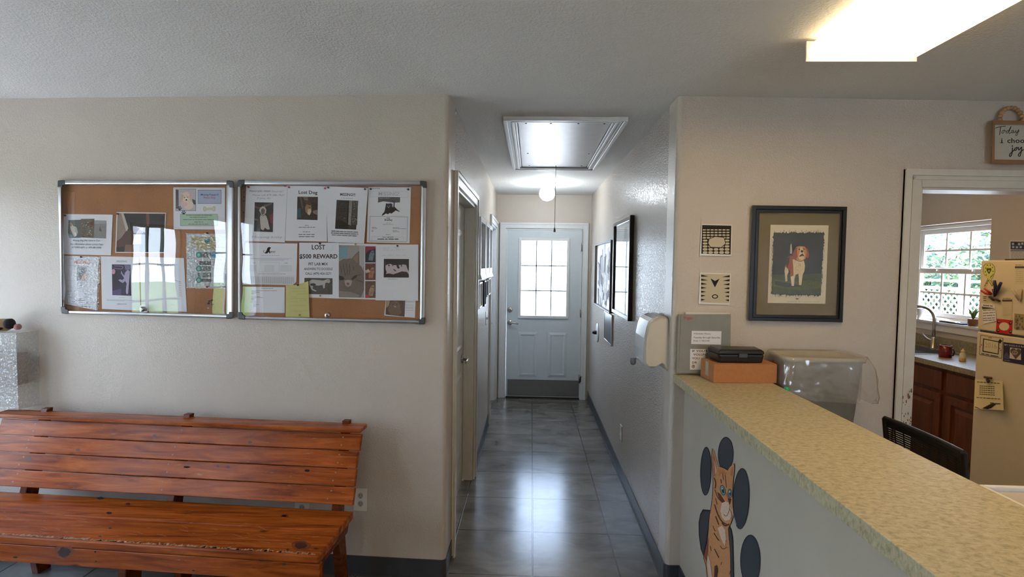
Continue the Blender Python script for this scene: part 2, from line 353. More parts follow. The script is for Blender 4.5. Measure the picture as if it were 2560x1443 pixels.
class Sheet:
    "a thin flat thing with print on it; all outlines in photo pixels (through T) laid onto its plane"
    def __init__(s, plane, off, T=(0, 0, 1)): s.pl = plane; s.off = off; s.T = T; s.mb = MB(); s.k = 0
    def P(s, x, y, o): return s.pl.px(s.T[0]+x*s.T[2], s.T[1]+y*s.T[2], s.off+o)
    def base(s, pts, mt, t=.0008, curl=None):
        s.t = t; s.mb.m(mt); s.mb.prism([s.P(x, y, 0) for x, y in pts], [s.P(x, y, t) for x, y in pts]); s.k = 0; return s
    def _o(s): s.k += 1; return s.t+.00018+s.k*.00004
    def poly(s, pts, c, n=0):
        o = s._o(); s.mb.m(ink(c, n)); s.mb.face([s.P(x, y, o) for x, y in pts]); return s
    def rect(s, x0, y0, x1, y1, c, n=0): return s.poly([(x0, y0), (x1, y0), (x1, y1), (x0, y1)], c, n)
    def ell(s, cx, cy, rx, ry, c, rot=0, n=0, k=18, a0=0, a1=2*PI):
        q = []
        for i in range(k):
            a = a0+(a1-a0)*i/(k if a1-a0 > 6.2 else k-1); x, y = rx*math.cos(a), ry*math.sin(a)
            q.append((cx+x*math.cos(rot)-y*math.sin(rot), cy+x*math.sin(rot)+y*math.cos(rot)))
        return s.poly(q, c, n)
    def stroke(s, pts, w, c, smooth=True):
        if smooth and len(pts) > 2:
            q = []; P = [pts[0]]+list(pts)+[pts[-1]]
            for i in range(1, len(P)-2):
                for t in (0, .25, .5, .75):
                    q.append(tuple(.5*((2*P[i][d])+(-P[i-1][d]+P[i+1][d])*t+(2*P[i-1][d]-5*P[i][d]+4*P[i+1][d]-P[i+2][d])*t*t+(-P[i-1][d]+3*P[i][d]-3*P[i+1][d]+P[i+2][d])*t**3) for d in (0, 1)))
            q.append(pts[-1]); pts = q
        o = s._o(); s.mb.m(ink(c)); L = []; Rr = []
        for i, p in enumerate(pts):
            a = pts[max(i-1, 0)]; b = pts[min(i+1, len(pts)-1)]; dx, dy = b[0]-a[0], b[1]-a[1]; d = math.hypot(dx, dy) or 1
            nx, ny = -dy/d*w/2, dx/d*w/2
            L.append(s.P(p[0]+nx, p[1]+ny, o)); Rr.append(s.P(p[0]-nx, p[1]-ny, o))
        for i in range(len(L)-1): s.mb.face([L[i], L[i+1], Rr[i+1], Rr[i]])
        return s
    def outline(s, pts, w, c):
        for a, b in zip(pts, pts[1:]+pts[:1]): s.stroke([a, b], w, c, False)
        return s
    def text(s, t, x0, x1, yb, cap, c, slope=0, bold=0, shear=0, lift=0):
        vs, fs = glyphs(t, bold); mn = min(v[0] for v in vs); mxx = max(v[0] for v in vs)
        sx = (x1-x0)/(mxx-mn); sy = cap/caph(); o = s._o(); s.mb.m(ink(c)); pts = []
        for x, y in vs:
            X = x0+(x-mn)*sx+shear*y*sy; pts.append(s.P(X, yb-y*sy+(X-x0)*slope, o))
        s.mb.add(pts, fs); return s
    def lines(s, x0, x1, y, h, c, slope=0, gap=None):
        "a line of print too small to read"
        o = s._o(); s.mb.m(ink(c)); x = x0
        while x < x1-1e-6:
            w = min(random.uniform(2.0, 6.5)*h, x1-x)
            for (a, b, hh) in ((x, x+w, h*.5),):
                yy = y+(a-x0)*slope; y2 = y+(b-x0)*slope
                s.mb.face([s.P(a, yy-hh, o), s.P(b, y2-hh, o), s.P(b, y2+hh*.4, o), s.P(a, yy+hh*.4, o)])
            x += w+h*.6
        return s
    def scrawl(s, x0, x1, y, h, c, w=1.5, slope=0):
        x = x0
        while x < x1:
            L = min(random.uniform(3, 7)*h, x1-x); p = []; k = max(4, int(L/h*2.2))
            for i in range(k): p.append((x+L*i/(k-1), y+(x-x0)*slope+(-h*.5 if i % 2 else h*.45)*random.uniform(.4, 1)))
            s.stroke(p, w, c, False); x += L+h*1.2
        return s
    def build(s, name, **k): return s.mb.build(name, fix=False, **k)

def pqframe(mb, pl, outer, inner, o0, o1, T=(0, 0, 1), sep=False):
    "picture-frame bars between two pixel quads (tl,tr,br,bl)"
    P = lambda q, o: pl.px(T[0]+q[0]*T[2], T[1]+q[1]*T[2], o)
    out = []
    for i in range(4):
        j = (i+1) % 4; quad = [outer[i], outer[j], inner[j], inner[i]]
        b = MB() if sep else mb
        if sep: b.m(mb)
        b.prism([P(q, o0) for q in quad], [P(q, o1) for q in quad]); out.append(b)
    return out

# ================================================================== STRUCTURE
XLEFT, YBACK, XRIGHT = -3.45, -2.6, 3.72
FLX = 7
mb = MB().m(M_FLOOR); mb.box(-3.6, XRIGHT+.16, YBACK-.15, YE+.12, -.1, 0); struct('floor', mb)
mb = MB().m(M_CEIL); mb.box(-3.6, XRIGHT+.16, YBACK-.15, YE+.12, HC, HC+.14); struct('ceiling', mb)
# front left wall with rounded corner into the hall
def arc(cx, cy, r, a0, a1, n=8): return [(cx+r*math.cos(a0+(a1-a0)*i/n), cy+r*math.sin(a0+(a1-a0)*i/n)) for i in range(n+1)]
def foot(mb, pts, z0, z1, smooth=False): mb.prism([(x, y, z0) for x, y in pts], [(x, y, z1) for x, y in pts], smooth)
RC = .022
xA = XL-RC
def wallpoly(mt, d=0.0, z0=0, z1=HC):
    mb = MB().m(mt); p = [(XLEFT, yl(XLEFT)-d)]+[(a, b) for a, b in arc(xA, yl(XL)+RC, RC+d, -PI/2, 0)]+[(XL+d, 2.84), (XL-.11, 2.84), (XL-.11, yl(XL)+.12), (XLEFT, yl(XLEFT)+.12)]
    foot(mb, p, z0, z1); return mb
struct('wall_front_left', wallpoly(M_WALL))
# hall left wall: two door openings
D1 = (2.90, 3.885); D2 = (5.335, 6.215); DH = 2.045
mb = MB().m(M_WALLH)
for a, b, z0, z1 in ((2.84, D1[0], 0, HC), (D1[0], D1[1], DH, HC), (D1[1], D2[0], 0, HC), (D2[0], D2[1], DH, HC), (D2[1], YE, 0, HC)):
    mb.box(XL-.11, XL, a, b, z0, z1)
struct('wall_hall_left', mb)
# hall end wall with the glazed door opening
mb = MB().m(M_WALL); DX = (-.315, .605)
for a, b, z0, z1 in ((XL-.11, DX[0], 0, HC), (DX[0], DX[1], 2.05, HC), (DX[1], XRIGHT+.16, 0, HC)): mb.box(a, b, YE, YE+.12, z0, z1)
struct('wall_hall_end', mb)
# front right wall, rounded hall corner, kitchen doorway
KD = (1.905, 2.72, 2.03)
def fr_pts(x0, x1): return [(x0, yr(x0)), (x1, yr(x1)), (x1, yr(x1)+.12), (x0, yr(x0)+.12)]
mb = MB().m(M_WALL)
p = [(XR, 2.80)]+arc(XR+RC, yr(XR)+RC, RC, PI, 1.5*PI)+[(KD[0], yr(KD[0])), (KD[0], yr(KD[0])+.12), (XR+.12, yr(XR)+.12), (XR+.12, 2.80)]
foot(mb, p, 0, HC); foot(mb, fr_pts(KD[0], KD[1]), KD[2], HC); foot(mb, fr_pts(KD[1], XRIGHT-.0), 0, HC)
struct('wall_front_right', mb)
mb = MB().m(M_WALLH); mb.box(XR, XR+.12, 2.80, YE, 0, HC); struct('wall_hall_right', mb)
# lobby left wall: entrance door and window
ED = (.28, 1.23, 2.05); LW = (-.75, .08, .55, 2.1); LW2 = (1.60, 2.42, .5, 2.1)
mb = MB().m(M_WALL); x0, x1 = XLEFT-.15, XLEFT
for a, b, z0, z1 in ((YBACK, LW[0], 0, HC), (LW[0], LW[1], 0, LW[2]), (LW[0], LW[1], LW[3], HC), (LW[1], ED[0], 0, HC), (ED[0], ED[1], ED[2], HC), (ED[1], LW2[0], 0, HC), (LW2[0], LW2[1], 0, LW2[2]), (LW2[0], LW2[1], LW2[3], HC), (LW2[1], yl(XLEFT)+.12, 0, HC)):
    mb.box(x0, x1, a, b, z0, z1)
struct('wall_left', mb)
BW = (2.0, 3.2, .9, 2.1)  # opening of the added back window
mb = MB().m(M_WALL)
for a, b, z0, z1 in ((XLEFT-.15, BW[0], 0, HC), (BW[0], BW[1], 0, BW[2]), (BW[0], BW[1], BW[3], HC), (BW[1], XRIGHT, 0, HC)): mb.box(a, b, YBACK-.15, YBACK, z0, z1)
struct('wall_back', mb)
mb = MB().m(M_WALL); mb.box(XRIGHT, XRIGHT+.15, YBACK-.15, yr(3.8)+.12, 0, HC); struct('wall_right', mb)
# kitchen walls
KWY = (4.44, 5.40, 1.15, 2.04)
mb = MB().m(M_WALL)
for a, b, z0, z1 in ((yr(3.8)+.12, KWY[0], 0, HC), (KWY[0], KWY[1], 0, KWY[2]), (KWY[0], KWY[1], KWY[3], HC), (KWY[1], YE, 0, HC)): mb.box(XW, XW+.16, a, b, z0, z1)
struct('wall_kitchen_window_side', mb)
mb = MB().m(M_WALL); mb.box(XR+.9, XR+1.0, yr(1.7)+.12, YE, 0, HC); struct('wall_kitchen_left', mb)
# half wall under the reception counter
mb = MB().m(M_PANEL); mb.box(XM+.001, .90, -1.2, yr(.84)-.001, 0, 1.043); struct('wall_counter_front', mb)

# ---- baseboards (dark vinyl with a small toe)
def bb(pts_in, pts_out, name):
    mb = MB().m(M_BASE)
    foot(mb, pts_in, 0, .105); foot(mb, pts_out, 0, .012); return struct(name, mb)
def bbl(d): return [(XLEFT, yl(XLEFT)-d)]+arc(xA, yl(XL)+RC, RC+d, -PI/2, 0)+[(XL+d, 2.825), (XL+.0005, 2.825)]+arc(xA, yl(XL)+RC, RC+.0005, 0, -PI/2)+[(XLEFT, yl(XLEFT)-.0005)]
bb(bbl(.005), bbl(.010), 'baseboard_front_left')
def bx4(x0, x1, y0, y1): return [(x0, y0), (x1, y0), (x1, y1), (x0, y1)]
bb(bx4(XL+.0005, XL+.006, 3.97, 5.25), bx4(XL+.0005, XL+.013, 3.97, 5.25), 'baseboard_hall_left')
def bbr(d): return [(XR-d, YE-.001)]+[(XR-d, 2.9)]+arc(XR+RC, yr(XR)+RC, RC+d, PI, 1.5*PI)+[(XM-.001, yr(XM)-d), (XM-.001, yr(XM)-.0005)]+arc(XR+RC, yr(XR)+RC, RC+.0005, 1.5*PI, PI)+[(XR-.0005, YE-.001)]
bb(bbr(.006), bbr(.012), 'baseboard_hall_right')
bb(bx4(XM-.006, XM, -1.2, 2.636), bx4(XM-.012, XM, -1.2, 2.636), 'baseboard_counter')

# ---- door casings
def casing(name, boxes, mt=M_TRIM, bevel=.003):
    mb = MB().m(mt)
    for b in boxes: mb.box(*b)
    return struct(name, mb, bevel)
def hall_casing(name, D, mt):
    w = .07; a, b = D; t = XL+.0005
    casing(name, [(t, t+.014, a-w-.012, a, 0, DH+w), (t, t+.014, b, b+w, 0, DH+w), (t, t+.014, a, b, DH, DH+w),
                  (t+.014, t+.022, a-w-.012, a-w+.012, 0, DH+w), (t+.014, t+.022, b+w-.024, b+w, 0, DH+w), (t+.014, t+.022, a-w+.012, b+w-.024, DH+w-.024, DH+w),
                  (XL-.11, t, a, a+.018, 0, DH), (XL-.11, t, b-.018, b, 0, DH), (XL-.11, t, a+.018, b-.018, DH-.018, DH),
                  (XL-.075, XL-.062, a+.018, a+.03, 0, DH-.018), (XL-.075, XL-.062, b-.03, b-.018, 0, DH-.018)], mt)
hall_casing('trim_1', D1, M_TRIM); hall_casing('trim_2', D2, M_WHITE)
w = .068; t = YE-.0005
casing('trim_3', [(-.383, DX[0], t-.014, t, 0, 2.05+w), (DX[1], .672, t-.014, t, 0, 2.05+w), (DX[0], DX[1], t-.014, t, 2.05, 2.05+w),
                  (-.383, -.365, t-.022, t-.014, 0, 2.05+w), (.654, .672, t-.022, t-.014, 0, 2.05+w), (-.365, .654, t-.022, t-.014, 2.05+w-.02, 2.05+w),
                  (DX[0], DX[0]+.02, YE, YE+.12, 0, 2.05), (DX[1]-.006, DX[1], YE, YE+.12, 0, 2.05), (DX[0]+.02, DX[1]-.006, YE, YE+.12, 2.03, 2.05)], M_WHITE)
# kitchen doorway casing follows the slanted wall
mb = MB().m(M_TRIM)
def wbox(mb, x0, x1, z0, z1, d0, d1): mb.prism([(x0, yr(x0)-d0, z0), (x1, yr(x1)-d0, z0), (x1, yr(x1)-d1, z0), (x0, yr(x0)-d1, z0)], [(x0, yr(x0)-d0, z1), (x1, yr(x1)-d0, z1), (x1, yr(x1)-d1, z1), (x0, yr(x0)-d1, z1)])
cw = .082
for x0, x1, z0, z1, d in ((KD[0]-cw, KD[0]+.004, 0, KD[2]+cw, .012), (KD[1]-.004, KD[1]+cw, 0, KD[2]+cw, .012), (KD[0], KD[1], KD[2]-.004, KD[2]+cw, .012),
                       (KD[0]-cw, KD[0]-cw+.03, 0, KD[2]+cw, .022), (KD[1]+cw-.03, KD[1]+cw, 0, KD[2]+cw, .022), (KD[0]-cw+.03, KD[1]+cw-.03, KD[2]+cw-.03, KD[2]+cw, .022),
                       (KD[0]-cw+.036, KD[0]-cw+.05, 0, KD[2]+cw-.036, .017), (KD[0]-cw+.036, KD[1]+cw-.036, KD[2]+cw-.05, KD[2]+cw-.036, .017)):
    wbox(mb, x0, x1, z0, z1, .0005, d)
for x0, x1, z0, z1 in ((KD[0]-.002, KD[0]+.016, 0, KD[2]), (KD[1]-.016, KD[1]+.002, 0, KD[2]), (KD[0]+.016, KD[1]-.016, KD[2]-.016, KD[2])): wbox(mb, x0, x1, z0, z1, -.125, .0006)
mb.m(mat('bare_wood_scuff', (.16, .055, .03), r=.8))
random.seed(3)
for i in range(46):
    xx = KD[0]-cw+random.uniform(.034, cw); zz = .80+random.random()**1.6*.22; s_ = random.uniform(.002, .006); hh = random.uniform(.003, .018); d = .0183
    mb.face([(xx, yr(xx)-d, zz), (xx+s_, yr(xx)-d, zz+.001), (xx+s_*.7, yr(xx)-d, zz+hh), (xx-.001, yr(xx)-d, zz+hh*.8)])
struct('trim_4', mb)

# ---- doors
def lever(parent, p, d, out, name='lever_handle', mt=M_CHROME):
    p = Vector(p); d = Vector(d); out = Vector(out)
    mb = MB().m(mt); ax = 'y' if abs(out.y) > .5 else 'x'; sg = out.y if ax == 'y' else out.x
    mb.lathe(p, [(.031, 0), (.031, .006*sg), (.026, .012*sg), (.012, .014*sg), (.011, .045*sg), (.006, .047*sg)], axis=ax)
    q = p+out*.042
    mb.tube([q-d*.008, q+d*.03, q+d*.06+Vector((0, 0, -.004)), q+d*.105+Vector((0, 0, -.010))], [.009, .009, .0075, .006])
    return mb.build(name, parent)
def slab_panels(mb, fx, rects, depth=.006, w=.03):
    for (a, b, z0, z1) in rects:
        o = [(a, z0), (b, z0), (b, z1), (a, z1)]; i = [(a+w, z0+w), (b-w, z0+w), (b-w, z1-w), (a+w, z1-w)]; i2 = [(a+w*1.6, z0+w*1.6), (b-w*1.6, z0+w*1.6), (b-w*1.6, z1-w*1.6), (a+w*1.6, z1-w*1.6)]
        for k in range(4):
            l = (k+1) % 4
            mb.face([fx(*o[k], .0015), fx(*o[l], .0015), fx(*i[l], .009), fx(*i[k], .009)])
            mb.face([fx(*i[k], .009), fx(*i[l], .009), fx(*i2[l], .003), fx(*i2[k], .003)])
        mb.face([fx(*q, .003) for q in i2])
# hall end door
d1 = empty('door_1', ((DX[0]+DX[1])/2, YE+.03, 0.012), kind='structure')
gx0, gx1, gz0, gz1 = -.122, .420, 1.005, 1.908
yd = YE+.004; X0, X1 = DX[0]+.022, DX[1]-.008
mb = MB().m(M_DOOR)
for b in ((X0, gx0, .02, 2.028), (gx1, X1, .02, 2.028), (gx0, gx1, .02, gz0), (gx0, gx1, gz1, 2.028)): mb.box(b[0], b[1], yd, yd+.044, b[2], b[3])
slab_panels(mb, lambda x, z, d: Vector((x, yd-d, z)), [(-.15, .083, .262, .808), (.208, .44, .262, .808)])
mb.build('door_slab', d1)
mb = MB().m(M_WHITE); f = .032
for b in ((gx0-f, gx1+f, gz1, gz1+f), (gx0-f, gx1+f, gz0-f, gz0), (gx0-f, gx0, gz0, gz1), (gx1, gx1+f, gz0, gz1)): mb.box(b[0], b[1], yd-.014, yd-.0005, b[2], b[3])
mb.build('lite_frame', d1, bevel=.004)
mb = MB().m(mat('grille_grey', (.22, .23, .24), r=.5))
for i in (1, 2):
    x = gx0+(gx1-gx0)*i/3; mb.box(x-.0068, x+.0068, yd+.016, yd+.024, gz0, gz1)
    z = gz0+(gz1-gz0)*i/3; mb.box(gx0, gx1, yd+.016, yd+.024, z-.0068, z+.0068)
mb.build('muntins', d1)
mb = MB().m(M_GLASS); mb.box(gx0, gx1, yd+.012, yd+.014, gz0, gz1); mb.build('pane', d1)
mb = MB().m(M_KICK); mb.box(-.272, .592, yd-.003, yd-.0002, .03, .229); mb.build('kick_plate', d1, label='grey metal kick plate')
mb = MB().m(M_CHROME); mb.lathe((-.252, yd, 1.072), [(.032, 0), (.032, -.008), (.027, -.016), (.012, -.018), (.012, -.022)], axis='y'); mb.build('deadbolt', d1)
lever(d1, (-.250, yd, .918), (1, 0, 0), (0, -1, 0))
for z in (1.84, 1.045, .25):
    mb = MB().m(M_CHROME); mb.lathe((.600, YE-.009, z-.05), [(.007, 0), (.0075, .1), (.003, .104)], n=10); mb.box(.588, .601, YE-.006, YE+.001, z-.05, z+.05); mb.build('hinge', d1)
mb = MB().m(M_BLACK); mb.box(X0, X1, yd+.002, yd+.046, .001, .019); mb.build('door_sweep', d1)
mb = MB().m(mat('threshold_metal', (.03, .028, .025), r=.5)); mb.box(DX[0]+.021, DX[1]-.007, YE+.001, YE+.118, 0, .008); struct('trim_5', mb)
mb = MB().m(M_CHROME); mb.tube([(.603, YE-.004, .292), (.603, YE-.05, .292), (.625, YE-.075, .290)], .005, 8); mb.m(M_BLACK); mb.tube([(.606, YE-.03, .285), (.604, YE-.03, .22)], .009, 8)
mb.build('door_stop', label='small dark door stop arm at the lower hinge side of the glazed hall door', cat='door stop')
# left hall doors (closed, set back)
def left_door(name, D, mt):
    a, b = D[0]+.02, D[1]-.02; e = empty(name, (XL-.1, (a+b)/2, .012), kind='structure')
    mb = MB().m(mt); x = XL-.076; mb.box(x-.034, x, a, b, .012, DH-.02)
    c = (a+b)/2; fx = lambda y, z, d: Vector((x+d, y, z))
    slab_panels(mb, fx, [(a+.12, c-.06, .25, .85), (c+.06, b-.12, .25, .85), (a+.12, c-.06, 1.0, 1.85), (c+.06, b-.12, 1.0, 1.85)])
    mb.build('door_slab', e); lever(e, (x, b-.09, .93), (0, -1, 0), (1, 0, 0)); return e
left_door('door_2', D1, M_TRIM); left_door('door_3', D2, M_DOOR)

# entrance door and windows of the lobby (behind the photographer; some mirrored in the notice boards, the back one added for fill)
def sash(e, ax, c, a, b, z0, z1, cols, rows, fr=.045, mt=M_WHITE):
    mb = MB().m(mt)
    B = (lambda m_, p, q, r, s_, d0, d1: m_.box(c+d0, c+d1, p, q, r, s_)) if ax == 'x' else (lambda m_, p, q, r, s_, d0, d1: m_.box(p, q, c+d0, c+d1, r, s_))
    for p, q, r, s_ in ((a, a+fr, z0, z1), (b-fr, b, z0, z1), (a+fr, b-fr, z0, z0+fr), (a+fr, b-fr, z1-fr, z1)): B(mb, p, q, r, s_, -.02, .02)
    mb.build('window_frame', e, bevel=.002)
    mb = MB().m(mt)
    for i in range(1, cols): p = a+fr+(b-a-2*fr)*i/cols; B(mb, p-.009, p+.009, z0+fr, z1-fr, -.01, .01)
    for i in range(1, rows): p = z0+fr+(z1-z0-2*fr)*i/rows; B(mb, a+fr, b-fr, p-.009, p+.009, -.0098, .0098)
    mb.build('muntins', e)
    mb = MB().m(M_GLASS); B(mb, a+fr, b-fr, z0+fr, z1-fr, -.001, .001); mb.build('pane', e)
e = empty('door_4', (XLEFT-.08, (ED[0]+ED[1])/2, 0), kind='structure')
mb = MB().m(M_DOOR); a, b = ED[0], ED[1]; g = (a+.18, b-.18, .25, 1.93)
for y0, y1, z0, z1 in ((a, g[0], 0.01, ED[2]), (g[1], b, 0.01, ED[2]), (g[0], g[1], .01, g[2]), (g[0], g[1], g[3], ED[2])): mb.box(XLEFT-.10, XLEFT-.06, y0, y1, z0, z1)
mb.build('door_slab', e); sash(e, 'x', XLEFT-.08, g[0], g[1], g[2], g[3], 3, 5, fr=.03, mt=M_DGREY)
e = empty('window_2', (XLEFT-.08, (LW[0]+LW[1])/2, LW[2]), kind='structure'); sash(e, 'x', XLEFT-.08, LW[0], LW[1], LW[2], LW[3], 3, 4)
e = empty('window_4', (XLEFT-.08, 2.0, LW2[2]), kind='structure'); sash(e, 'x', XLEFT-.08, LW2[0], LW2[1], LW2[2], LW2[3], 2, 4)
e = empty('fill_window', ((BW[0]+BW[1])/2, YBACK-.08, BW[2]), kind='structure'); sash(e, 'y', YBACK-.08, BW[0], BW[1], BW[2], BW[3], 6, 2)  # unseen back window, added only for fill daylight

# kitchen double-hung window
e = empty('window_1', (XW+.1, (KWY[0]+KWY[1])/2, KWY[2]), kind='structure')
y0, y1, z0, z1 = KWY; y0, y1, z0, z1 = KWY[0]+.001, KWY[1]-.001, KWY[2]+.001, KWY[3]-.001
mb = MB().m(M_WHITE)
for b in ((y0, y0+.035, z0, z1), (y1-.035, y1, z0, z1), (y0+.035, y1-.035, z1-.035, z1), (y0+.035, y1-.035, z0, z0+.03)): mb.box(XW+.075, XW+.155, *b)
mb.build('window_frame', e, bevel=.002)
def ksash(x, za, zb, fr=.042):
    a, b = y0+.036, y1-.036
    mb = MB().m(M_WHITE)
    for q in ((a, a+fr, za, zb), (b-fr, b, za, zb), (a+fr, b-fr, za, za+fr), (a+fr, b-fr, zb-fr, zb)): mb.box(x, x+.026, *q)
    mb.build('sash', e, bevel=.002)
    mb = MB().m(M_WHITE)
    for i in (1, 2): p = a+fr+(b-a-2*fr)*i/3; mb.box(x+.008, x+.018, p-.009, p+.009, za+fr, zb-fr)
    p = (za+zb)/2; mb.box(x+.0081, x+.0179, a+fr, b-fr, p-.009, p+.009); mb.build('muntins', e)
    mb = MB().m(M_GLASS); mb.box(x+.012, x+.014, a+fr, b-fr, za+fr, zb-fr); mb.build('pane', e)
zm = 1.60
ksash(XW+.115, zm, z1-.036); ksash(XW+.085, z0+.031, zm+.03)
for yy in (4.72, 5.12):
    mb = MB().m(M_WHITE); mb.box(XW+.07, XW+.0845, yy-.025, yy+.025, zm+.012, zm+.026); mb.build('sash_lock', e)
mb = MB().m(M_WHITE); mb.box(XW-.035, XW+.074, KWY[0]-.03, KWY[1]+.03, KWY[2]-.022, KWY[2]+.0005); mb.box(XW-.018, XW-.0005, KWY[0]-.02, KWY[1]+.02, KWY[2]-.085, KWY[2]-.022)
struct('trim_6', mb, .003)

# ================================================================== ATTIC HATCH, LAMPS
Z = HC
h = empty('attic_hatch', (.175, 3.78, Z), 'white attic hatch with moulded frame in the hall ceiling', 'attic hatch')
def ring(mb, o, i, z0, z1):
    (a, b, c, d), (p, q, r, s_) = o, i
    for x0, x1, y0, y1 in ((a, b, c, r), (a, b, s_, d), (a, p, r, s_), (q, b, r, s_)): mb.box(x0, x1, y0, y1, z0, z1)
mb = MB().m(M_WHITE); O = (-.172, .527, 3.0, 4.57)
def ins(r, d): return (r[0]+d, r[1]-d, r[2]+d, r[3]-d)
ring(mb, O, ins(O, .022), Z-.024, Z-.0005); ring(mb, ins(O, .022), ins(O, .044), Z-.016, Z-.0005); ring(mb, ins(O, .044), ins(O, .062), Z-.021, Z-.0005); ring(mb, ins(O, .062), ins(O, .076), Z-.011, Z-.0005)
mb.build('hatch_frame', h, bevel=.003)
I = ins(O, .082)
mb = MB().m(mat('glossy_hatch_panel', (.52, .51, .50), r=.32, noise=.04, nscale=12, bstr=.3, bscale=60, bdist=.002)); mb.box(*I, Z-.008, Z-.0006); mb.build('hatch_panel', h)
for sx, sy in ((-.045, 3.12), (.1, 3.12), (.26, 3.12), (.41, 3.12), (-.04, 3.95), (.41, 3.95), (-.03, 4.42), (.40, 4.42)):
    mb = MB().m(M_KICK); mb.lathe((sx, sy, Z-.008), [(.006, 0), (.005, -.003), (.001, -.0035)], n=10); mb.build('screw', h)
mb = MB().m(mat('grey_cord', (.22, .21, .2), r=.8)); mb.tube([(.189, 4.43, Z-.008), (.189, 4.43, 2.2), (.188, 4.435, 1.93)], .0022, 6)
mb.build('pull_cord', h)
mb = MB().m(mat('cord_bell', (.25, .22, .2), r=.6)); mb.lathe((.188, 4.435, 1.893), [(.008, 0), (.0095, .008), (.006, .03), (.003, .038)], n=12); mb.build('cord_knob', h)

g = empty('globe_ceiling_light', (.147, 5.4, Z), 'glowing white globe ceiling light near the end of the hall', 'ceiling light')
mb = MB().m(M_WHITE); mb.lathe((.147, 5.4, Z-.0005), [(.082, 0), (.08, -.008), (.06, -.014), (.052, -.034), (.04, -.036)]); mb.build('lamp_base', g)
mb = MB().m(M_GLOBE); mb.ball((.147, 5.4, 2.342), .079, 28, (1, 1, .95)); mb.build('lamp_globe', g)

FX0, FX1, FY0, FY1, FZ = .985, 1.365, .74, 1.985, 2.372
l = empty('fluorescent_ceiling_light', ((FX0+FX1)/2, (FY0+FY1)/2, Z), 'lit wraparound fluorescent fixture on the ceiling above the reception counter', 'ceiling light')
mb = MB().m(M_WHITE); mb.box(FX0+.07, FX1-.07, FY0+.01, FY1-.01, Z-.022, Z-.0005); mb.build('lamp_body', l)
mb = MB().m(M_LENS)
prof = [(FX0+.02, Z-.014), (FX0, Z-.045), (FX0+.004, FZ+.006), (FX0+.018, FZ), (FX1-.018, FZ), (FX1-.004, FZ+.006), (FX1, Z-.045), (FX1-.02, Z-.014)]
A_ = [Vector((x, FY0+.005, z)) for x, z in prof]; B_ = [Vector((x, FY1-.005, z)) for x, z in prof]
for i in range(7):
    mb.m(M_LENS if 2 <= i <= 4 else M_LENSIDE); mb.face([A_[i], A_[i+1], B_[i+1], B_[i]])
mb.build('lens', l)
for ya in (FY0, FY1):
    mb = MB().m(mat('lamp_end_cap', (.75, .72, .66), r=.4)); q = [(FX0-.005, Z-.012), (FX0-.005, FZ-.006), (FX1+.005, FZ-.006), (FX1+.005, Z-.012)]
    s_ = -1 if ya == FY0 else 1
    mb.prism([(x, ya-.004*s_, z) for x, z in q], [(x, ya+.002*s_, z) for x, z in q]); mb.build('end_cap', l)

def unseen_light(x, y, lab, lm=None):
    l2 = empty('fluorescent_ceiling_light', (x, y, Z), lab, 'ceiling light')
    mb = MB().m(M_WHITE); mb.box(x-.12, x+.12, y-.6, y+.6, Z-.022, Z-.0005); mb.build('lamp_body', l2)
    mb = MB().m(lm or M_LENSFILL); dx = x-(FX0+FX1)/2; mb.prism([(px_+dx, y-.61, z) for px_, z in prof], [(px_+dx, y+.61, z) for px_, z in prof]); mb.build('lens', l2)
unseen_light(-.55, -1.3, 'added fill light, a fluorescent fixture out of view behind the photographer')  # unseen fixture added to brighten the ceiling and left wall
unseen_light(2.33, 3.75, 'lit warm fluorescent fixture on the kitchen ceiling behind the doorway wall', M_LENSK)
k = empty('kitchen_ceiling_light', (4.0, 5.25, Z), 'unlit white fluorescent fixture on the kitchen ceiling seen through the doorway', 'ceiling light')
mb = MB().m(M_WHITE); c = [(2.95+.0, 5.0), ]
pts = arc(3.72-.135, 5.22, .12, PI/2, 1.5*PI, 8); mb.prism([(x-.0, y, Z-.07) for x, y in [(XW-.02, 5.10), (XW-.02, 5.34)]+pts], [(x, y, Z-.0005) for x, y in [(XW-.02, 5.10), (XW-.02, 5.34)]+pts]); mb.build('lamp_cover', k)
k.location = (3.6, 5.22, Z)
for ch in k.children:
    for v in ch.data.vertices: v.co += Vector((4.0, 5.25, Z))-Vector((3.6, 5.22, Z))

# ================================================================== OUTSIDE
mb = MB().m(mat('pale_concrete', (.6, .59, .56), r=.9, noise=.06, nscale=3)); mb.box(-9, 12, -8, 16, -.2, -.1); mb.build('ground', kind='structure')
mb = MB().m(mat('lawn_grass', (.10, .17, .035), r=.95, noise=.3, nscale=6))
mb.box(-40, -9, -30, 30, -.2, -.1); mb.box(12, 40, -30, 40, -.2, -.1); mb.build('lawn', kind='structure')
hs = empty('house', (-20, -9, -.1), 'dark red house across the lawn, seen only mirrored in the notice boards', 'house')
mb = MB().m(mat('house_siding', (.12, .045, .035), r=.8)); mb.box(-23, -18, -15, -4, -.1, 2.7); mb.build('house_wall', hs)
mb = MB().m(mat('roof_shingles', (.32, .31, .34), r=.9, noise=.1)); mb.prism([(-23.4, -15.4, 2.7), (-17.6, -15.4, 2.7), (-20.5, -15.4, 4.3)], [(-23.4, -3.6, 2.7), (-17.6, -3.6, 2.7), (-20.5, -3.6, 4.3)]); mb.build('roof', hs)
for yy in (-12.5, -9.5, -6.5):
    mb = MB().m(M_WHITE); mb.box(-18, -17.96, yy-.6, yy+.6, 1, 2.2); mb.build('house_window', hs)
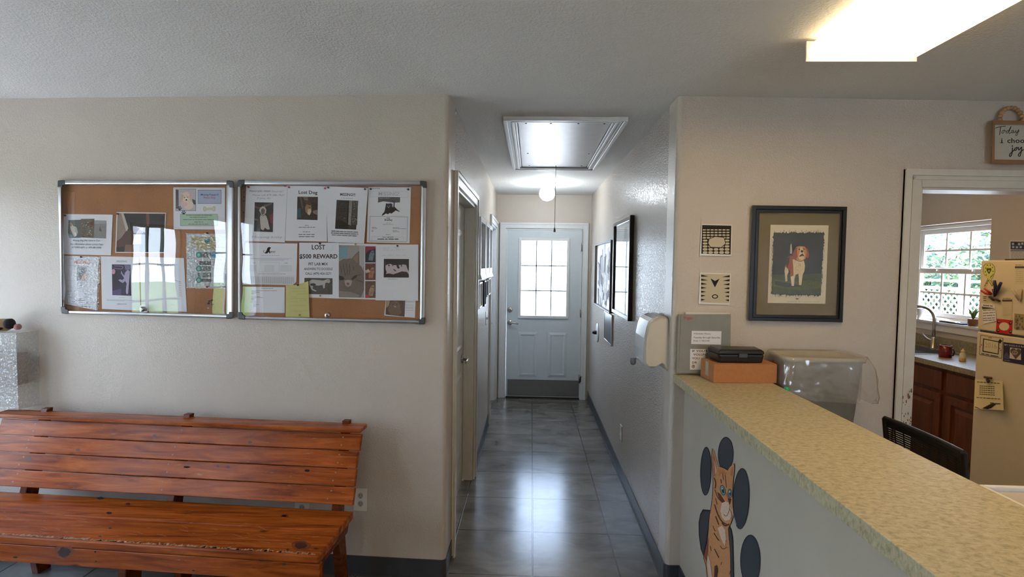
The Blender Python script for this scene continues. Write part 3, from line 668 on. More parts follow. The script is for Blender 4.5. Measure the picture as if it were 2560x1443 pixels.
# lattice fence behind the kitchen window
M_LATT = mat('white_vinyl', (.78, .78, .78), r=.5)
FXX = 7.2
fe = empty('lattice_fence', (FXX, 10.5, -.1), 'white diagonal lattice fence outside the kitchen window', 'fence')
mb = MB().m(M_LATT)
yA, yB, zA, zB = 6.6, 14.2, -.05, 1.28
st = .13; wv = .021
import itertools
k_ = yA-(zB-zA)
while k_ < yB:
    for sgn in (1, -1):
        # segment y = k_ + t, z = zA + t (sgn=1) or z = zB - t
        t0 = max(0, yA-k_); t1 = min(zB-zA, yB-k_)
        if t1 > t0:
            za_, zb_ = (zA+t0, zA+t1) if sgn > 0 else (zB-t0, zB-t1); x_ = FXX+(.008 if sgn > 0 else 0)
            mb.prism([(x_, k_+t0-wv, za_), (x_, k_+t0+wv, za_), (x_, k_+t1+wv, zb_), (x_, k_+t1-wv, zb_)], [(x_+.007, k_+t0-wv, za_), (x_+.007, k_+t0+wv, za_), (x_+.007, k_+t1+wv, zb_), (x_+.007, k_+t1-wv, zb_)])
    k_ += st
mb.build('lattice', fe)
for zz, hh in ((1.28, .05), (1.42, .04), (-.08, .06)):
    mb = MB().m(M_LATT); mb.box(FXX-.02, FXX+.035, yA, yB, zz, zz+hh); mb.build('rail', fe)
for yy in (6.6, 9.05, 12.05, 14.2):
    mb = MB().m(M_LATT); mb.box(FXX-.05, FXX+.05, yy-.06, yy+.06, -.1, 1.6); mb.build('post', fe)
def tree(name, x, y, h, R, n, seed, lab, lean=0):
    random.seed(seed)
    e = empty(name, (x, y, -.1), lab, 'tree')
    mb = MB().m(mat('pale_bark', (.36, .30, .24), r=.9, noise=.2))
    mb.tube([(x, y, -.1), (x+.05, y+lean*.3, h*.3), (x, y+lean*.6, h*.6), (x+.1, y+lean, h)], [.16, .13, .09, .04], 10)
    br = []
    for i in range(9):
        z = h*random.uniform(.25, .8); a = random.uniform(0, 2*PI); L = R*random.uniform(.5, 1)
        p0 = Vector((x, y+lean*z/h, z)); p1 = p0+Vector((math.cos(a)*L*.5, math.sin(a)*L*.5, L*.15)); p2 = p0+Vector((math.cos(a)*L, math.sin(a)*L, L*random.uniform(.1, .5)))
        mb.tube([p0, p1, p2], [.06, .04, .015], 7); br += [p1, p2]
    mb.build('trunk', e)
    fm = [mat('leaf_light', (.12, .21, .07), r=.5, noise=.3, nscale=3), mat('leaf_mid', (.05, .11, .04), r=.5, noise=.3, nscale=3), mat('leaf_dark', (.02, .05, .025), r=.55, noise=.3, nscale=3)]
    mb = MB()
    cl = [(Vector((x+max(-1.0, min(1.0, random.gauss(0, R*.45))), y+lean*.5+max(-1.3*R, min(1.3*R, random.gauss(0, R*.6))), h*.62+random.gauss(0, h*.24))), random.uniform(.35, .8)) for _ in range(46)]
    for i in range(n):
        c, r_ = random.choice(cl); d = Vector((random.gauss(0, 1), random.gauss(0, 1), random.gauss(0, .8))).normalized()*r_*random.random()**.4
        p = c+d; mb.m(random.choice(fm)); u = Vector((random.gauss(0, 1), random.gauss(0, 1), random.gauss(0, 1))).normalized(); v = u.orthogonal().normalized(); s_ = random.uniform(.04, .085)
        mb.face([p-u*s_, p+v*s_*.5, p+u*s_, p-v*s_*.5])
    f_ = mb.build('foliage', e, fix=False, kind='stuff')
    return e
tree('leafy_tree', 11.8, 16.4, 6.2, 1.9, 9000, 4, 'leafy tree with pale branches beyond the lattice fence, left of the window view')
tree('leafy_tree', 12.1, 9.8, 6.6, 1.7, 9000, 9, 'leafy tree leaning left beyond the lattice fence, right of the window view', lean=1.6)
tree('leafy_tree', 17.5, 19.0, 8.4, 3.2, 9000, 14, 'dark leafy tree farthest back behind the lattice fence')

random.seed(31)
hd = MB()
hm = [mat('leaf_mid', (.05, .11, .04)), mat('leaf_dark', (.02, .05, .025)), mat('leaf_light', (.12, .21, .07))]
for i in range(16000):
    p = Vector((random.uniform(8.3, 9.1), random.uniform(5.5, 17), random.uniform(-.1, 1.0)+abs(random.gauss(0, .8)))); hd.m(random.choice(hm)); u = Vector((random.gauss(0, 1), random.gauss(0, 1), random.gauss(0, 1))).normalized(); v = u.orthogonal().normalized(); s_ = random.uniform(.05, .1)
    hd.face([p-u*s_, p+v*s_*.6, p+u*s_, p-v*s_*.6])
hd.build('hedge', label='dense green hedge growing behind the lattice fence', cat='hedge', fix=False)
# ================================================================== RECEPTION COUNTER
CH = 1.0836
mb = MB().m(M_LAM)
mb.prism([(.7155, -1.25, CH-.040), (.7155, yr(.7155)-.002, CH-.040), (1.13, yr(1.13)-.002, CH-.040), (1.13, -1.25, CH-.040)], [(.7155, -1.25, CH), (.7155, yr(.7155)-.002, CH), (1.13, yr(1.13)-.002, CH), (1.13, -1.25, CH)])
mb.build('reception_countertop', label='long beige speckled laminate countertop of the reception counter', cat='countertop', bevel=.0022)

# painted cat and paw print on the counter front
T4 = (1680, 1060, .26536)
S = Sheet(PM, .0004, T4); S.t = .0; G = (60, 64, 70); K = (22, 22, 24); O1 = (196, 140, 92)
def oval(cx, cy, rx, ry, rot=0):
    S.ell(cx, cy, rx+7, ry+8, K, rot, k=28); S.ell(cx+1, cy+2, rx, ry, G, rot, n=.06, k=28)
oval(318, 446, 46, 222, .02); oval(505, 285, 66, 155, .02); oval(650, 705, 72, 280, .04); oval(737, 1290, 88, 238, 0)
S.poly([(290, 805), (368, 812), (340, 1010), (325, 1120), (300, 1260), (270, 1180), (252, 1050), (250, 930), (265, 850)], K)
S.poly([(300, 822), (360, 826), (334, 1010), (316, 1120), (294, 1235), (276, 1165), (260, 1050), (258, 935), (272, 860)], G, .06)
S.poly([(545, 960), (562, 1000), (574, 1080), (578, 1200), (584, 1450), (540, 1450), (530, 1000)], K); S.poly([(543, 985), (556, 1020), (566, 1090), (569, 1200), (574, 1450), (545, 1450), (535, 1010)], G, .06)
cat = [(385, 235), (398, 262), (414, 320), (428, 372), (440, 400), (470, 412), (500, 425), (524, 440), (545, 408), (565, 388), (580, 374), (586, 400), (582, 470), (574, 540), (570, 600), (568, 680), (570, 760), (578, 830), (572, 880), (560, 920), (545, 950), (528, 985), (532, 1060), (542, 1150), (548, 1250), (550, 1450), (335, 1450), (322, 1330), (300, 1262), (318, 1180), (335, 1100), (346, 1000), (350, 930), (356, 860), (368, 800), (382, 700), (388, 620), (390, 560), (388, 480), (382, 420), (378, 330), (380, 260)]
S.poly([(x+(-6 if x < 450 else 5), y-(6 if y < 500 else 0)) for x, y in cat], K)
S.poly(cat, O1, .12)
S.poly([(388, 262), (405, 330), (420, 400), (412, 470), (400, 500), (392, 440)], (150, 92, 78)); S.poly([(396, 330), (412, 390), (420, 450), (405, 480)], (205, 165, 150))
S.poly([(566, 410), (578, 400), (574, 470), (560, 505), (550, 470)], (168, 112, 84))
S.poly([(430, 420), (500, 440), (520, 480), (470, 470), (440, 500)], (186, 122, 76), .2)
S.poly([(470, 740), (500, 730), (540, 745), (556, 800), (560, 870), (545, 905), (500, 915), (470, 880), (455, 820)], (214, 186, 160), .1)
S.poly([(455, 660), (480, 700), (500, 735), (470, 745), (440, 700), (425, 640)], (104, 56, 40)); S.poly([(500, 640), (530, 660), (552, 700), (545, 760), (530, 730)], (168, 104, 70))
S.poly([(528, 700), (560, 706), (552, 745), (540, 770), (534, 740)], (84, 46, 40))
S.stroke([(545, 770), (540, 810), (520, 860), (500, 868), (488, 850)], 5, (80, 48, 36)); S.stroke([(545, 800), (560, 850), (556, 900)], 5, (80, 48, 36))
for c_, rx, ry, rt_ in (((478, 625), 20, 46, -.2), ((546, 655), 15, 38, -.1)):
    S.ell(*c_, rx+5, ry+5, K, rt_); S.ell(*c_, rx, ry, (96, 150, 152), rt_); S.ell(c_[0]+1, c_[1]+2, rx*.45, ry*.6, (20, 28, 30), rt_); S.ell(c_[0]-4, c_[1]-14, 4, 8, (230, 235, 235))
for p, w_ in (([(398, 510), (412, 560), (405, 610)], 10), ([(460, 520), (466, 560)], 8), ([(500, 480), (508, 560), (512, 600)], 6), ([(478, 470), (484, 530)], 6), ([(404, 620), (430, 690), (462, 730)], 7), ([(400, 760), (430, 850), (470, 920), (520, 950)], 10), ([(410, 700), (425, 760)], 5), ([(470, 930), (500, 960), (540, 945)], 14), ([(385, 960), (400, 1000), (412, 1010)], 6), ([(395, 1030), (440, 1100)], 8), ([(410, 870), (440, 950)], 8), ([(455, 1150), (480, 1180), (520, 1160)], 6), ([(400, 1180), (440, 1260)], 7), ([(360, 1150), (370, 1200)], 5), ([(500, 1050), (510, 1110)], 6), ([(560, 1350), (540, 1420)], 6), ([(460, 1330), (470, 1300)], 5)):
    S.stroke(p, w_, (92, 50, 34))
S.poly([(300, 1250), (330, 1120), (345, 1060), (340, 1180), (326, 1300)], (140, 74, 56)); S.poly([(430, 980), (470, 960), (500, 1000), (510, 1090), (495, 1150), (460, 1080)], (216, 184, 160), .1)
S.poly([(335, 1230), (360, 1300), (378, 1450), (345, 1450), (330, 1330)], (214, 182, 158), .1); S.poly([(400, 1340), (425, 1330), (435, 1380), (420, 1450), (395, 1450)], (96, 56, 48), .2)
for a in ((610, 985), (595, 965), (608, 950), (600, 940)): S.stroke([(565, 800+(a[0]-595)), (585, 880), a], 2.2, (190, 190, 188))
S.build('painted_cat_mural', label='orange cat and dark grey paw print mural painted on the white counter front', cat='mural')

# binder with papers
b_ = empty('ring_binder', (.86, 2.62, CH), 'grey ring binder standing against the wall at the end of the counter', 'binder')
BP = Plane(PR.p+PR.n*.032+Vector((0, 0, CH)), PR.n+Vector((0, 0, .03)))
BT = (1660, 760, .22178)
def bq(pts, o): return [BP.px(BT[0]+x*BT[2], BT[1]+y*BT[2], o) for x, y in pts]
M_BIND = mat('grey_binder_vinyl', (.235, .235, .20), r=.45, noise=.06, bstr=.3, bscale=20, bdist=.003)
fr_ = [(190, 118), (752, 116), (748, 780), (166, 782)]
mb = MB().m(M_BIND); mb.prism(bq(fr_, -.003), bq(fr_, 0)); mb.build('front_cover', b_, bevel=.001)
mb = MB().m(M_BIND); sp_ = [(188, 118), (164, 782)]
mb.prism(bq([(160, 118), (190, 118), (168, 784), (138, 778)], -.024), bq([(160, 118), (190, 118), (168, 784), (138, 778)], 0)); mb.build('spine', b_, bevel=.002)
mb = MB().m(M_PAPERW); pp = [(245, 88), (738, 104), (738, 770), (200, 770)]; mb.prism(bq(pp, -.018), bq(pp, -.005)); mb.build('loose_pages', b_, label='white pages standing out of the top of the binder')
S = Sheet(BP, .0006, BT).base([(313, 304), (648, 308), (642, 460), (306, 452)], M_PAPER, .0004)
S.text('Volunteer Hours:', 333, 528, 343, 17, (60, 60, 62), .01, .01); S.text('Tuesday through Saturday', 332, 636, 387, 17, (60, 60, 62), .005, .01); S.text('from 11:30-3:30.', 332, 518, 424, 17, (60, 60, 62), .005, .01)
S.build('hours_label', parent=b_, label='white printed label with volunteer hours')
S = Sheet(BP, .0006, BT).base([(295, 508), (470, 510), (462, 742), (292, 742)], M_PAPER, .0004)
S.text("IF YOU'RE", 318, 520, 543, 22, (40, 40, 42), 0, .015); S.text('VOLUNT', 330, 500, 582, 22, (40, 40, 42), 0, .015); S.text('YOU', 315, 400, 625, 22, (40, 40, 42), 0, .015); S.text('DR', 318, 372, 672, 22, (40, 40, 42), 0, .015)
S.ell(330, 705, 17, 20, (40, 40, 42)); S.ell(330, 705, 11, 14, (226, 226, 230)); S.ell(332, 703, 6, 8, (40, 40, 42))
S.build('handwritten_label', parent=b_, label='white label with black handwriting')
S = Sheet(BP, .0006, BT); S.t = .0; S.text('Wiggles', 218, 322, 172, 30, (196, 60, 60), .02, 0, .1); S.build('red_name', parent=b_, label='name written in red marker')

def quadbox(mb, pb, z0, z1, inset=0): mb.prism([(x, y, z0) for x, y in pb], [(x, y, z1) for x, y in pb])
cb = [(.849, 2.452), (1.146, 2.474), (1.134, 2.604), (.834, 2.594)]
cx_ = empty('cardboard_box', (.99, 2.54, CH), 'flat brown cardboard box on the counter under the black case', 'box')
mb = MB().m(M_CARD); quadbox(mb, cb, CH+.0004, CH+.088); mb.build('box_body', cx_, bevel=.0015)
mb = MB().m(M_CARD)
def mixp(a, b, t): return (a[0]+(b[0]-a[0])*t, a[1]+(b[1]-a[1])*t)
lid = [mixp(cb[0], cb[1], .012), mixp(cb[1], cb[0], .012), cb[2], cb[3]]; quadbox(mb, lid, CH+.0884, CH+.0905); mb.build('lid_flap', cx_)
mb = MB().m(mat('packing_tape', (.45, .36, .26), r=.15, coat=.5)); a_, c_ = mixp(cb[0], cb[3], .38), mixp(cb[0], cb[3], .62)
n_ = Vector((cb[3][1]-cb[0][1], -(cb[3][0]-cb[0][0]), 0)).normalized()*-.0006
mb.prism([(a_[0], a_[1], CH+.02), (c_[0], c_[1], CH+.02), (c_[0], c_[1], CH+.0878), (a_[0], a_[1], CH+.0878)], [(p[0]+n_.x, p[1]+n_.y, z) for p, z in ((a_, CH+.02), (c_, CH+.02), (c_, CH+.0878), (a_, CH+.0878))]); mb.build('tape', cx_)

cs = empty('hard_case', (.99, 2.54, CH+.092), 'small black plastic hard case lying on the cardboard box', 'case')
kb = [(.873, 2.462), (1.088, 2.478), (1.100, 2.600), (.862, 2.590)]
def shr(q, d): cx = sum(p[0] for p in q)/4; cy = sum(p[1] for p in q)/4; return [(cx+(p[0]-cx)*(1-d), cy+(p[1]-cy)*(1-d*1.4)) for p in q]
zc = CH+.0915
mb = MB().m(M_BLACK); mb.prism([(x, y, zc) for x, y in shr(kb, .06)], [(x, y, zc+.040) for x, y in kb]); mb.build('case_bottom', cs, bevel=.008, seg=3)
mb = MB().m(M_BLACK); mb.loft([[(x, y, zc+.041) for x, y in kb], [(x, y, zc+.053) for x, y in kb], [(x, y, zc+.062) for x, y in shr(kb, .10)]], smooth=False); mb.build('case_lid', cs, bevel=.004, seg=3)
mb = MB().m(mat('latch_plastic', (.03, .03, .03), r=.3)); mb.box(.965, 1.005, 2.462, 2.474, zc+.026, zc+.046); mb.build('latch', cs, bevel=.002)

# desk behind the counter, bin with bag, bottle, chair, white organiser
dk = empty('desk', (1.25, 1.5, 0), 'work desk hidden behind the reception counter carrying the waste bin', 'desk')
mb = MB().m(M_LAM2); mb.box(.905, 1.58, .2, 2.64, .71, .745); mb.build('desk_top', dk, bevel=.003)
for x_, y_ in ((.94, .24), (1.54, .24), (.94, 2.59), (1.54, 2.59)):
    mb = MB().m(M_DGREY); mb.box(x_-.02, x_+.02, y_-.02, y_+.02, 0, .71); mb.build('leg', dk)
wb = empty('waste_bin', (1.35, 2.54, .746), 'grey rectangular waste bin with a clear liner behind the counter', 'waste bin')
def rrect(cx, cy, hx, hy, r, z, n=5, w=0, ph=0):
    q = []
    for k, (sx, sy) in enumerate(((1, 1), (-1, 1), (-1, -1), (1, -1))):
        for i in range(n+1):
            a = PI/2*k+PI/2*i/n; x = cx+sx*(hx-r)+r*math.cos(a); y = cy+sy*(hy-r)+r*math.sin(a)
            q.append(Vector((x, y, z)))
    if w:
        out = []
        for i, p in enumerate(q):
            t = i/len(q)*2*PI; d = (p-Vector((cx, cy, z))).normalized(); out.append(p+d*w*math.sin(t*7+ph)+Vector((0, 0, w*.4*math.sin(t*4+ph))))
        q = out
    return q
bx, by = 1.350, 2.530; zb0, zb1 = .7465, 1.213
mb = MB().m(M_BIN)
R_ = [rrect(bx, by, .135, .075, .03, zb0), rrect(bx, by, .172, .100, .035, zb1-.02), rrect(bx, by, .182, .108, .038, zb1-.02), rrect(bx, by, .183, .109, .04, zb1), rrect(bx, by, .170, .098, .034, zb1), rrect(bx, by, .166, .095, .034, zb1-.03), rrect(bx, by, .131, .071, .028, zb0+.01)]
mb.loft(R_); mb.build('bin_body', wb)
mb = MB().m(M_BAG)
rr_ = []
for zz, ex, w_, ph in ((-.20, -.014, .002, 0), (-.10, -.013, .003, 1), (-.02, -.012, .001, 2), (.004, -.004, .001, 2), (.007, .006, .001, 1), (-.01, .014, .002, 2), (-.05, .028, .004, 3), (-.10, .038, .006, 4), (-.15, .044, .006, 1), (-.175, .040, .007, 2), (-.185, .022, .006, 5)):
    rr_.append([p+(Vector((0, -.0, -.02*max(0, (p.x-bx)/.2)))if zz < -.1 and ex > 0 else Vector()) for p in rrect(bx+(.01 if ex > .02 else 0), by, .184+ex, min(.109+ex*.55, .122), .045, zb1+zz, n=7, w=w_, ph=ph)])
for r_ in rr_:
    for p_ in r_: p_.x = max(p_.x, 1.152)
mb.loft(rr_, caps=False); o_ = mb.build('bin_liner', wb, label='clear plastic liner folded over the rim', fix=False)
bt = empty('spray_bottle', (1.17, 2.36, .746), 'black bottle with a green tip behind the counter beside the waste bin', 'bottle')
q_ = zpx(1963, 968, CH+.004)
mb = MB().m(M_BLACK); mb.lathe((q_.x+.006, q_.y, .746), [(.022, 0), (.024, .02), (.024, .2), (.012, .25), (.010, .325)]); mb.build('bottle_body', bt)
mb = MB().m(mat('green_plastic', (.01, .42, .16), r=.4)); mb.lathe((q_.x+.006, q_.y, .746), [(.011, .325), (.012, .330), (.010, .340), (.004, .343)], n=14); mb.build('bottle_tip', bt, label='bright green tip')

# office chair: only its slatted mesh back shows over the counter
ch = empty('office_chair', (1.72, 2.15, 0), 'black office chair with a ribbed mesh back behind the counter', 'office chair')
zt = .955; A_ = zpx(2212, 1046, zt); B_ = zpx(2409, 1133, zt); A_.z = B_.z = 0
ux = (B_-A_); L_ = ux.length; ux.normalize(); nx_ = Vector((-ux.y, ux.x, 0)); nx_ = nx_ if nx_.x > 0 else -nx_
def cp(t, z, d=0):
    bow = .014*(1-(2*t-1)**2)
    return A_+ux*(L_*t)+nx_*(bow+d+(zt-z)*.12)+Vector((0, 0, z))
mb = MB().m(M_BLACK); n = 20
mb.tube([cp(i/n, zt) for i in range(n+1)], .011, 10); mb.tube([cp(i/n, zt-.42) for i in range(n+1)], .011, 10)
for t in (0, 1): mb.tube([cp(t, zt-.42*i/8) for i in range(9)], .011, 10)
for i in range(n): mb.face([cp(i/n, zt+.004, -.002), cp((i+1)/n, zt+.004, -.002), cp((i+1)/n, zt-.03, -.002), cp(i/n, zt-.03, -.002)])
mb.build('back_frame', ch, fix=False)
mb = MB().m(mat('black_mesh', (.012, .012, .013), r=.6)); nr = 40
for k in range(nr):
    z = zt-.02-.39*k/nr; a0 = [cp(i/n, z) for i in range(n+1)]
    for i in range(n): mb.face([a0[i], a0[i+1], a0[i+1]-Vector((0, 0, .0072)), a0[i]-Vector((0, 0, .0072))])
for k in range(1, 9): mb.tube([cp(k/9, zt-.02-.39*i/8, .003) for i in range(9)], .003, 6)
mb.build('back_mesh', ch, fix=False)
cc = A_+ux*(L_/2)+nx_*-.22; cc.z = 0
mb = MB().m(M_BLACK); mb.loft([[Vector((cc.x, cc.y, 0))+Vector((p.x, p.y, z)) for p in rrect(0, 0, .23*s_, .23*s_, .08, 0)] for z, s_ in ((.43, .9), (.45, 1), (.475, 1), (.49, .92))]); mb.build('seat', ch)
mb = MB().m(M_DGREY); mb.lathe((cc.x, cc.y, .08), [(.03, 0), (.03, .15), (.018, .16), (.018, .35)]); mb.build('gas_lift', ch)
sp0 = cp(.5, zt-.4, .015); mb = MB().m(M_BLACK); mb.tube([sp0, Vector((sp0.x+.02, sp0.y, .45)), Vector((cc.x+nx_.x*.1, cc.y+nx_.y*.1, .42))], .016, 8); mb.build('back_support', ch)
for k in range(5):
    a = 2*PI*k/5+.3; p = Vector((cc.x, cc.y, .09)); q = p+Vector((math.cos(a)*.28, math.sin(a)*.28, -.02))
    mb = MB().m(M_BLACK); mb.tube([p, q], [.022, .014], 8); lg = mb.build('leg', ch)
    mb = MB().m(M_BLACK); mb.lathe((q.x, q.y-.02, .03), [(.008, 0), (.03, .003), (.03, .037), (.008, .04)], n=14, axis='y'); mb.build('caster', lg)

og = empty('desk_organizer', (1.3, 1.15, .745), 'white desk organizer just behind the counter edge at the right of the photo', 'desk organizer')
zo = 1.075
pts = [zpx(*p, zo) for p in ((2420, 1200), (2480, 1212), (2600, 1272))]
pi_ = [zpx(*p, zo) for p in ((2410, 1196), (2484, 1206), (2600, 1258))]
p0 = pts[1]; x_a = 1.135
mb = MB().m(M_WHITE); xb = 1.36; yb = p0.y; mb.box(x_a+.002, x_a+.022, .75, yb, .7475, zo); mb.box(xb-.01, xb, .75, yb, .7475, zo); mb.box(x_a+.022, xb-.01, yb-.012, yb, .7475, zo); mb.box(x_a+.022, xb-.01, .75, .762, .7475, zo); mb.box(x_a+.022, xb-.01, .762, yb-.012, .7475, .756)
mb.build('tray', og, bevel=.003)
mb = MB().m(mat('translucent_lid', (.5, .46, .38), r=.3)); mb.box(x_a+.024, xb-.012, .764, yb-.014, zo-.02, zo-.012); mb.build('lid', og)

# ================================================================== BENCH
bs = Vector((-.815, 2.018, 0)); bu = Vector((-1, .052, 0)).normalized(); bv = Vector((-bu.y, bu.x, 0)); bv = bv if bv.y > 0 else -bv
BL = 1.93
be = empty('wooden_bench', tuple(bs+bu*BL/2+bv*.2), 'long varnished pine bench with a slatted back against the wall', 'bench')
def bp_(u, v, z): return bs+bu*u+bv*v+Vector((0, 0, z))
M_KNOT = mat('dark_knot', (.045, .014, .006), r=.4, noise=.3, nscale=40); M_HOLE = mat('knot_hole', (.004, .002, .002), r=.9); M_WORN = mat('worn_bare_wood', (.46, .30, .17), r=.6, noise=.25, nscale=60); M_RING = mat('knot_ring', (.20, .05, .012), r=.35, noise=.2, nscale=30)
def plank(name, mt, u0, u1, prof, bevel=.004, parent=be, extra=()):
    mb = MB()
    for em, pts in extra: mb.m(em); mb.face(pts)
    mb.m(mt); mb.prism([bp_(u0, v, z) for v, z in prof], [bp_(u1, v, z) for v, z in prof]); return mb.build(name, parent, bevel=bevel)
SZ = .45
pr_ = lambda v0, v1, z0, z1: [(v0, z0), (v1, z0), (v1, z1), (v0, z1)]
def disc(px_, py_, rx, ry, pl_, k=18, jit=.15): return [pl_.px(px_+rx*math.cos(2*PI*i/k)*random.uniform(1-jit, 1+jit), py_+ry*math.sin(2*PI*i/k)*random.uniform(1-jit, 1+jit)) for i in range(k)]
random.seed(12); PT1 = Plane((0, 0, SZ+.0004), (0, 0, 1)); PT2 = Plane((0, 0, SZ-.0006), (0, 0, 1)); PT1b = Plane((0, 0, SZ+.0007), (0, 0, 1)); PAF = Plane(bs+bv*.0016, -bv); PAFb = Plane(bs+bv*.0012, -bv)
ex1 = [(M_RING, disc(752, 1364, 26, 12, PT1)), (M_KNOT, disc(752, 1364, 16, 8, PT1b)), (M_KNOT, disc(719, 1374, 4, 2, PT1)), (M_KNOT, disc(790, 1372, 7, 1.5, PT1)), (M_KNOT, disc(250, 1341, 4, 1.6, PT1)), (M_KNOT, disc(275, 1321, 4, 2, PT1))]
for i in range(210):
    u = .03+(BL-.05)*i/210+random.uniform(-.006, .006); L = random.uniform(.006, .022); d0 = .0075+random.random()**2*.004; a = SZ+.0004
    ex1.append((M_WORN, [bp_(u, .0068, a), bp_(u+L, .0068, a), bp_(u+L*.8, .0068+d0*random.uniform(.5, 1.5), a), bp_(u+L*.3, .0068+d0*random.uniform(.5, 2.2), a)]))
for i in range(60):
    u = random.uniform(.05, BL-.1); v = random.uniform(.03, .17); L = random.uniform(.01, .06); a_ = random.uniform(-.5, .5); a = SZ+.0005; w_ = .0006
    ex1.append((M_WORN, [bp_(u, v, a), bp_(u+L, v+L*a_, a), bp_(u+L, v+L*a_+w_, a), bp_(u, v+w_*1.6, a)]))
ex2 = [(M_HOLE, disc(251, 1246, 9, 3.4, PT2)), (M_HOLE, disc(273, 1283, 7, 3, PT2)), (M_KNOT, disc(443, 1253, 10, 2.4, PT2)), (M_RING, disc(712, 1290, 10, 4, PT2)), (M_KNOT, disc(711, 1290, 6, 2.4, PT2)), (M_KNOT, disc(320, 1260, 6, 2.4, PT2))]
ex3 = [(M_RING, disc(160, 1380, 24, 17, PAF)), (M_KNOT, disc(160, 1381, 15, 12, PAFb)), (M_HOLE, disc(238, 1380, 2.2, 2.4, PAF)), (M_HOLE, disc(240, 1404, 2.2, 2, PAF)), (M_KNOT, disc(38, 1394, 6, 2.4, PAF)), (M_KNOT, disc(484, 1427, 4, 2, PAF)), (M_KNOT, disc(710, 1411, 5, 3, PAF)), (M_KNOT, disc(655, 1401, 9, 3, PAF))]
plank('seat_plank', WD[0], .012, BL, pr_(0, .193, SZ-.035, SZ), .007, extra=ex1)
plank('seat_plank', WD[1], .024, BL-.01, pr_(.196, .385, SZ-.037, SZ-.001), .004, extra=ex2)
plank('front_apron', WD[2], .010, BL, pr_(.002, .030, SZ-.112, SZ-.0365), .003, extra=ex3)
# back: four planks on a tilted plane
v0_, z0_, v1_, z1_ = .358, .488, .470, .792
tl = math.hypot(v1_-v0_, z1_-z0_); tv, tz = (v1_-v0_)/tl, (z1_-z0_)/tl
for k in range(4):
    a = tl*k/4+.0015; b = tl*(k+1)/4-.0015; th = .026; nv, nz = tz*th, -tv*th
    pbk = Plane(bs+bv*v0_+Vector((0, 0, z0_))+(bv*-tz+Vector((0, 0, tv))).normalized()*.0004, bv*-tz+Vector((0, 0, tv)))
    exk = [(M_HOLE if h_ else M_KNOT, disc(x_, y_, rx, ry, pbk)) for kk, x_, y_, rx, ry, h_ in ((2, 72, 1147, 7, 4, 0), (3, 195, 1125, 5, 3, 0), (3, 386, 1090, 5, 3, 0), (2, 467, 1168, 8, 2.5, 1), (2, 768, 1177, 7, 3, 1), (3, 625, 1106, 5, 2.5, 0), (1, 570, 1168, 5, 3, 0), (1, 545, 1166, 3, 3, 0), (2, 577, 1115, 6, 3, 0)) if abs(((pbk.px(x_, y_).z-z0_)/(z1_-z0_)*4)-k-.5) < .42]
    plank('back_plank', WD[3+k], .019+.003*((k*7) % 3), BL-.002*k, [(v0_+tv*a, z0_+tz*a), (v0_+tv*a+nv, z0_+tz*a+nz), (v0_+tv*b+nv, z0_+tz*b+nz), (v0_+tv*b, z0_+tz*b)], .003, extra=exk)
plank('top_rail', WD[7], .013, BL+.02, [(.440, .802), (.440, .822), (.535, .822), (.535, .802)], .004)
for k, u in enumerate((.115, .945, 1.73)):
    mb = MB().m(WDD); w_ = .036
    # rear leg and back post in one slanted piece
    for prof in ([(.30, 0), (.36, 0), (.49, .40), (.545, .838), (.500, .838), (.425, .47), (.37, .40)],):
        prof = [(.44, 0), (.51, 0), (.450, .40), (.545, .838), (.512, .838), (.40, .488), (.375, .40)]
        mb.prism([bp_(u-w_/2, v, z) for v, z in prof], [bp_(u+w_/2, v, z) for v, z in prof])
    mb.build('back_post', be, bevel=.003)
    mb = MB().m(WDD); u2 = u-w_-.002
    prof = [(.035, .335), (.40, .335), (.44, .412), (.035, .412)]; mb.prism([bp_(u2-w_/2, v, z) for v, z in prof], [bp_(u2+w_/2, v, z) for v, z in prof]); mb.build('bearer', be, bevel=.003)
    mb = MB().m(WDD); prof = [(.036, 0), (.125, 0), (.150, .335), (.06, .335)]; mb.prism([bp_(u2-w_/2, v, z) for v, z in prof], [bp_(u2+w_/2, v, z) for v, z in prof]); mb.build('front_leg', be, bevel=.003)
# nail heads on the back planks
mb = MB().m(mat('nail_head', (.30, .16, .08), r=.4))
for u in (.115, .945, 1.73):
    for k in range(4):
        for f in (.3, .75):
            a = tl*(k+f)/4; c_ = bp_(u+random.uniform(-.01, .01)+.02*(3-k)/3, v0_+tv*a, z0_+tz*a); nn = (bv*-tz+Vector((0, 0, tv))).normalized(); e1 = bu; e2 = nn.cross(e1)
            mb.face([c_+nn*.0007+e1*.004*math.cos(t)+e2*.004*math.sin(t) for t in [2*PI*i/8 for i in range(8)]])
mb.build('nail_heads', be, fix=False, kind='stuff')

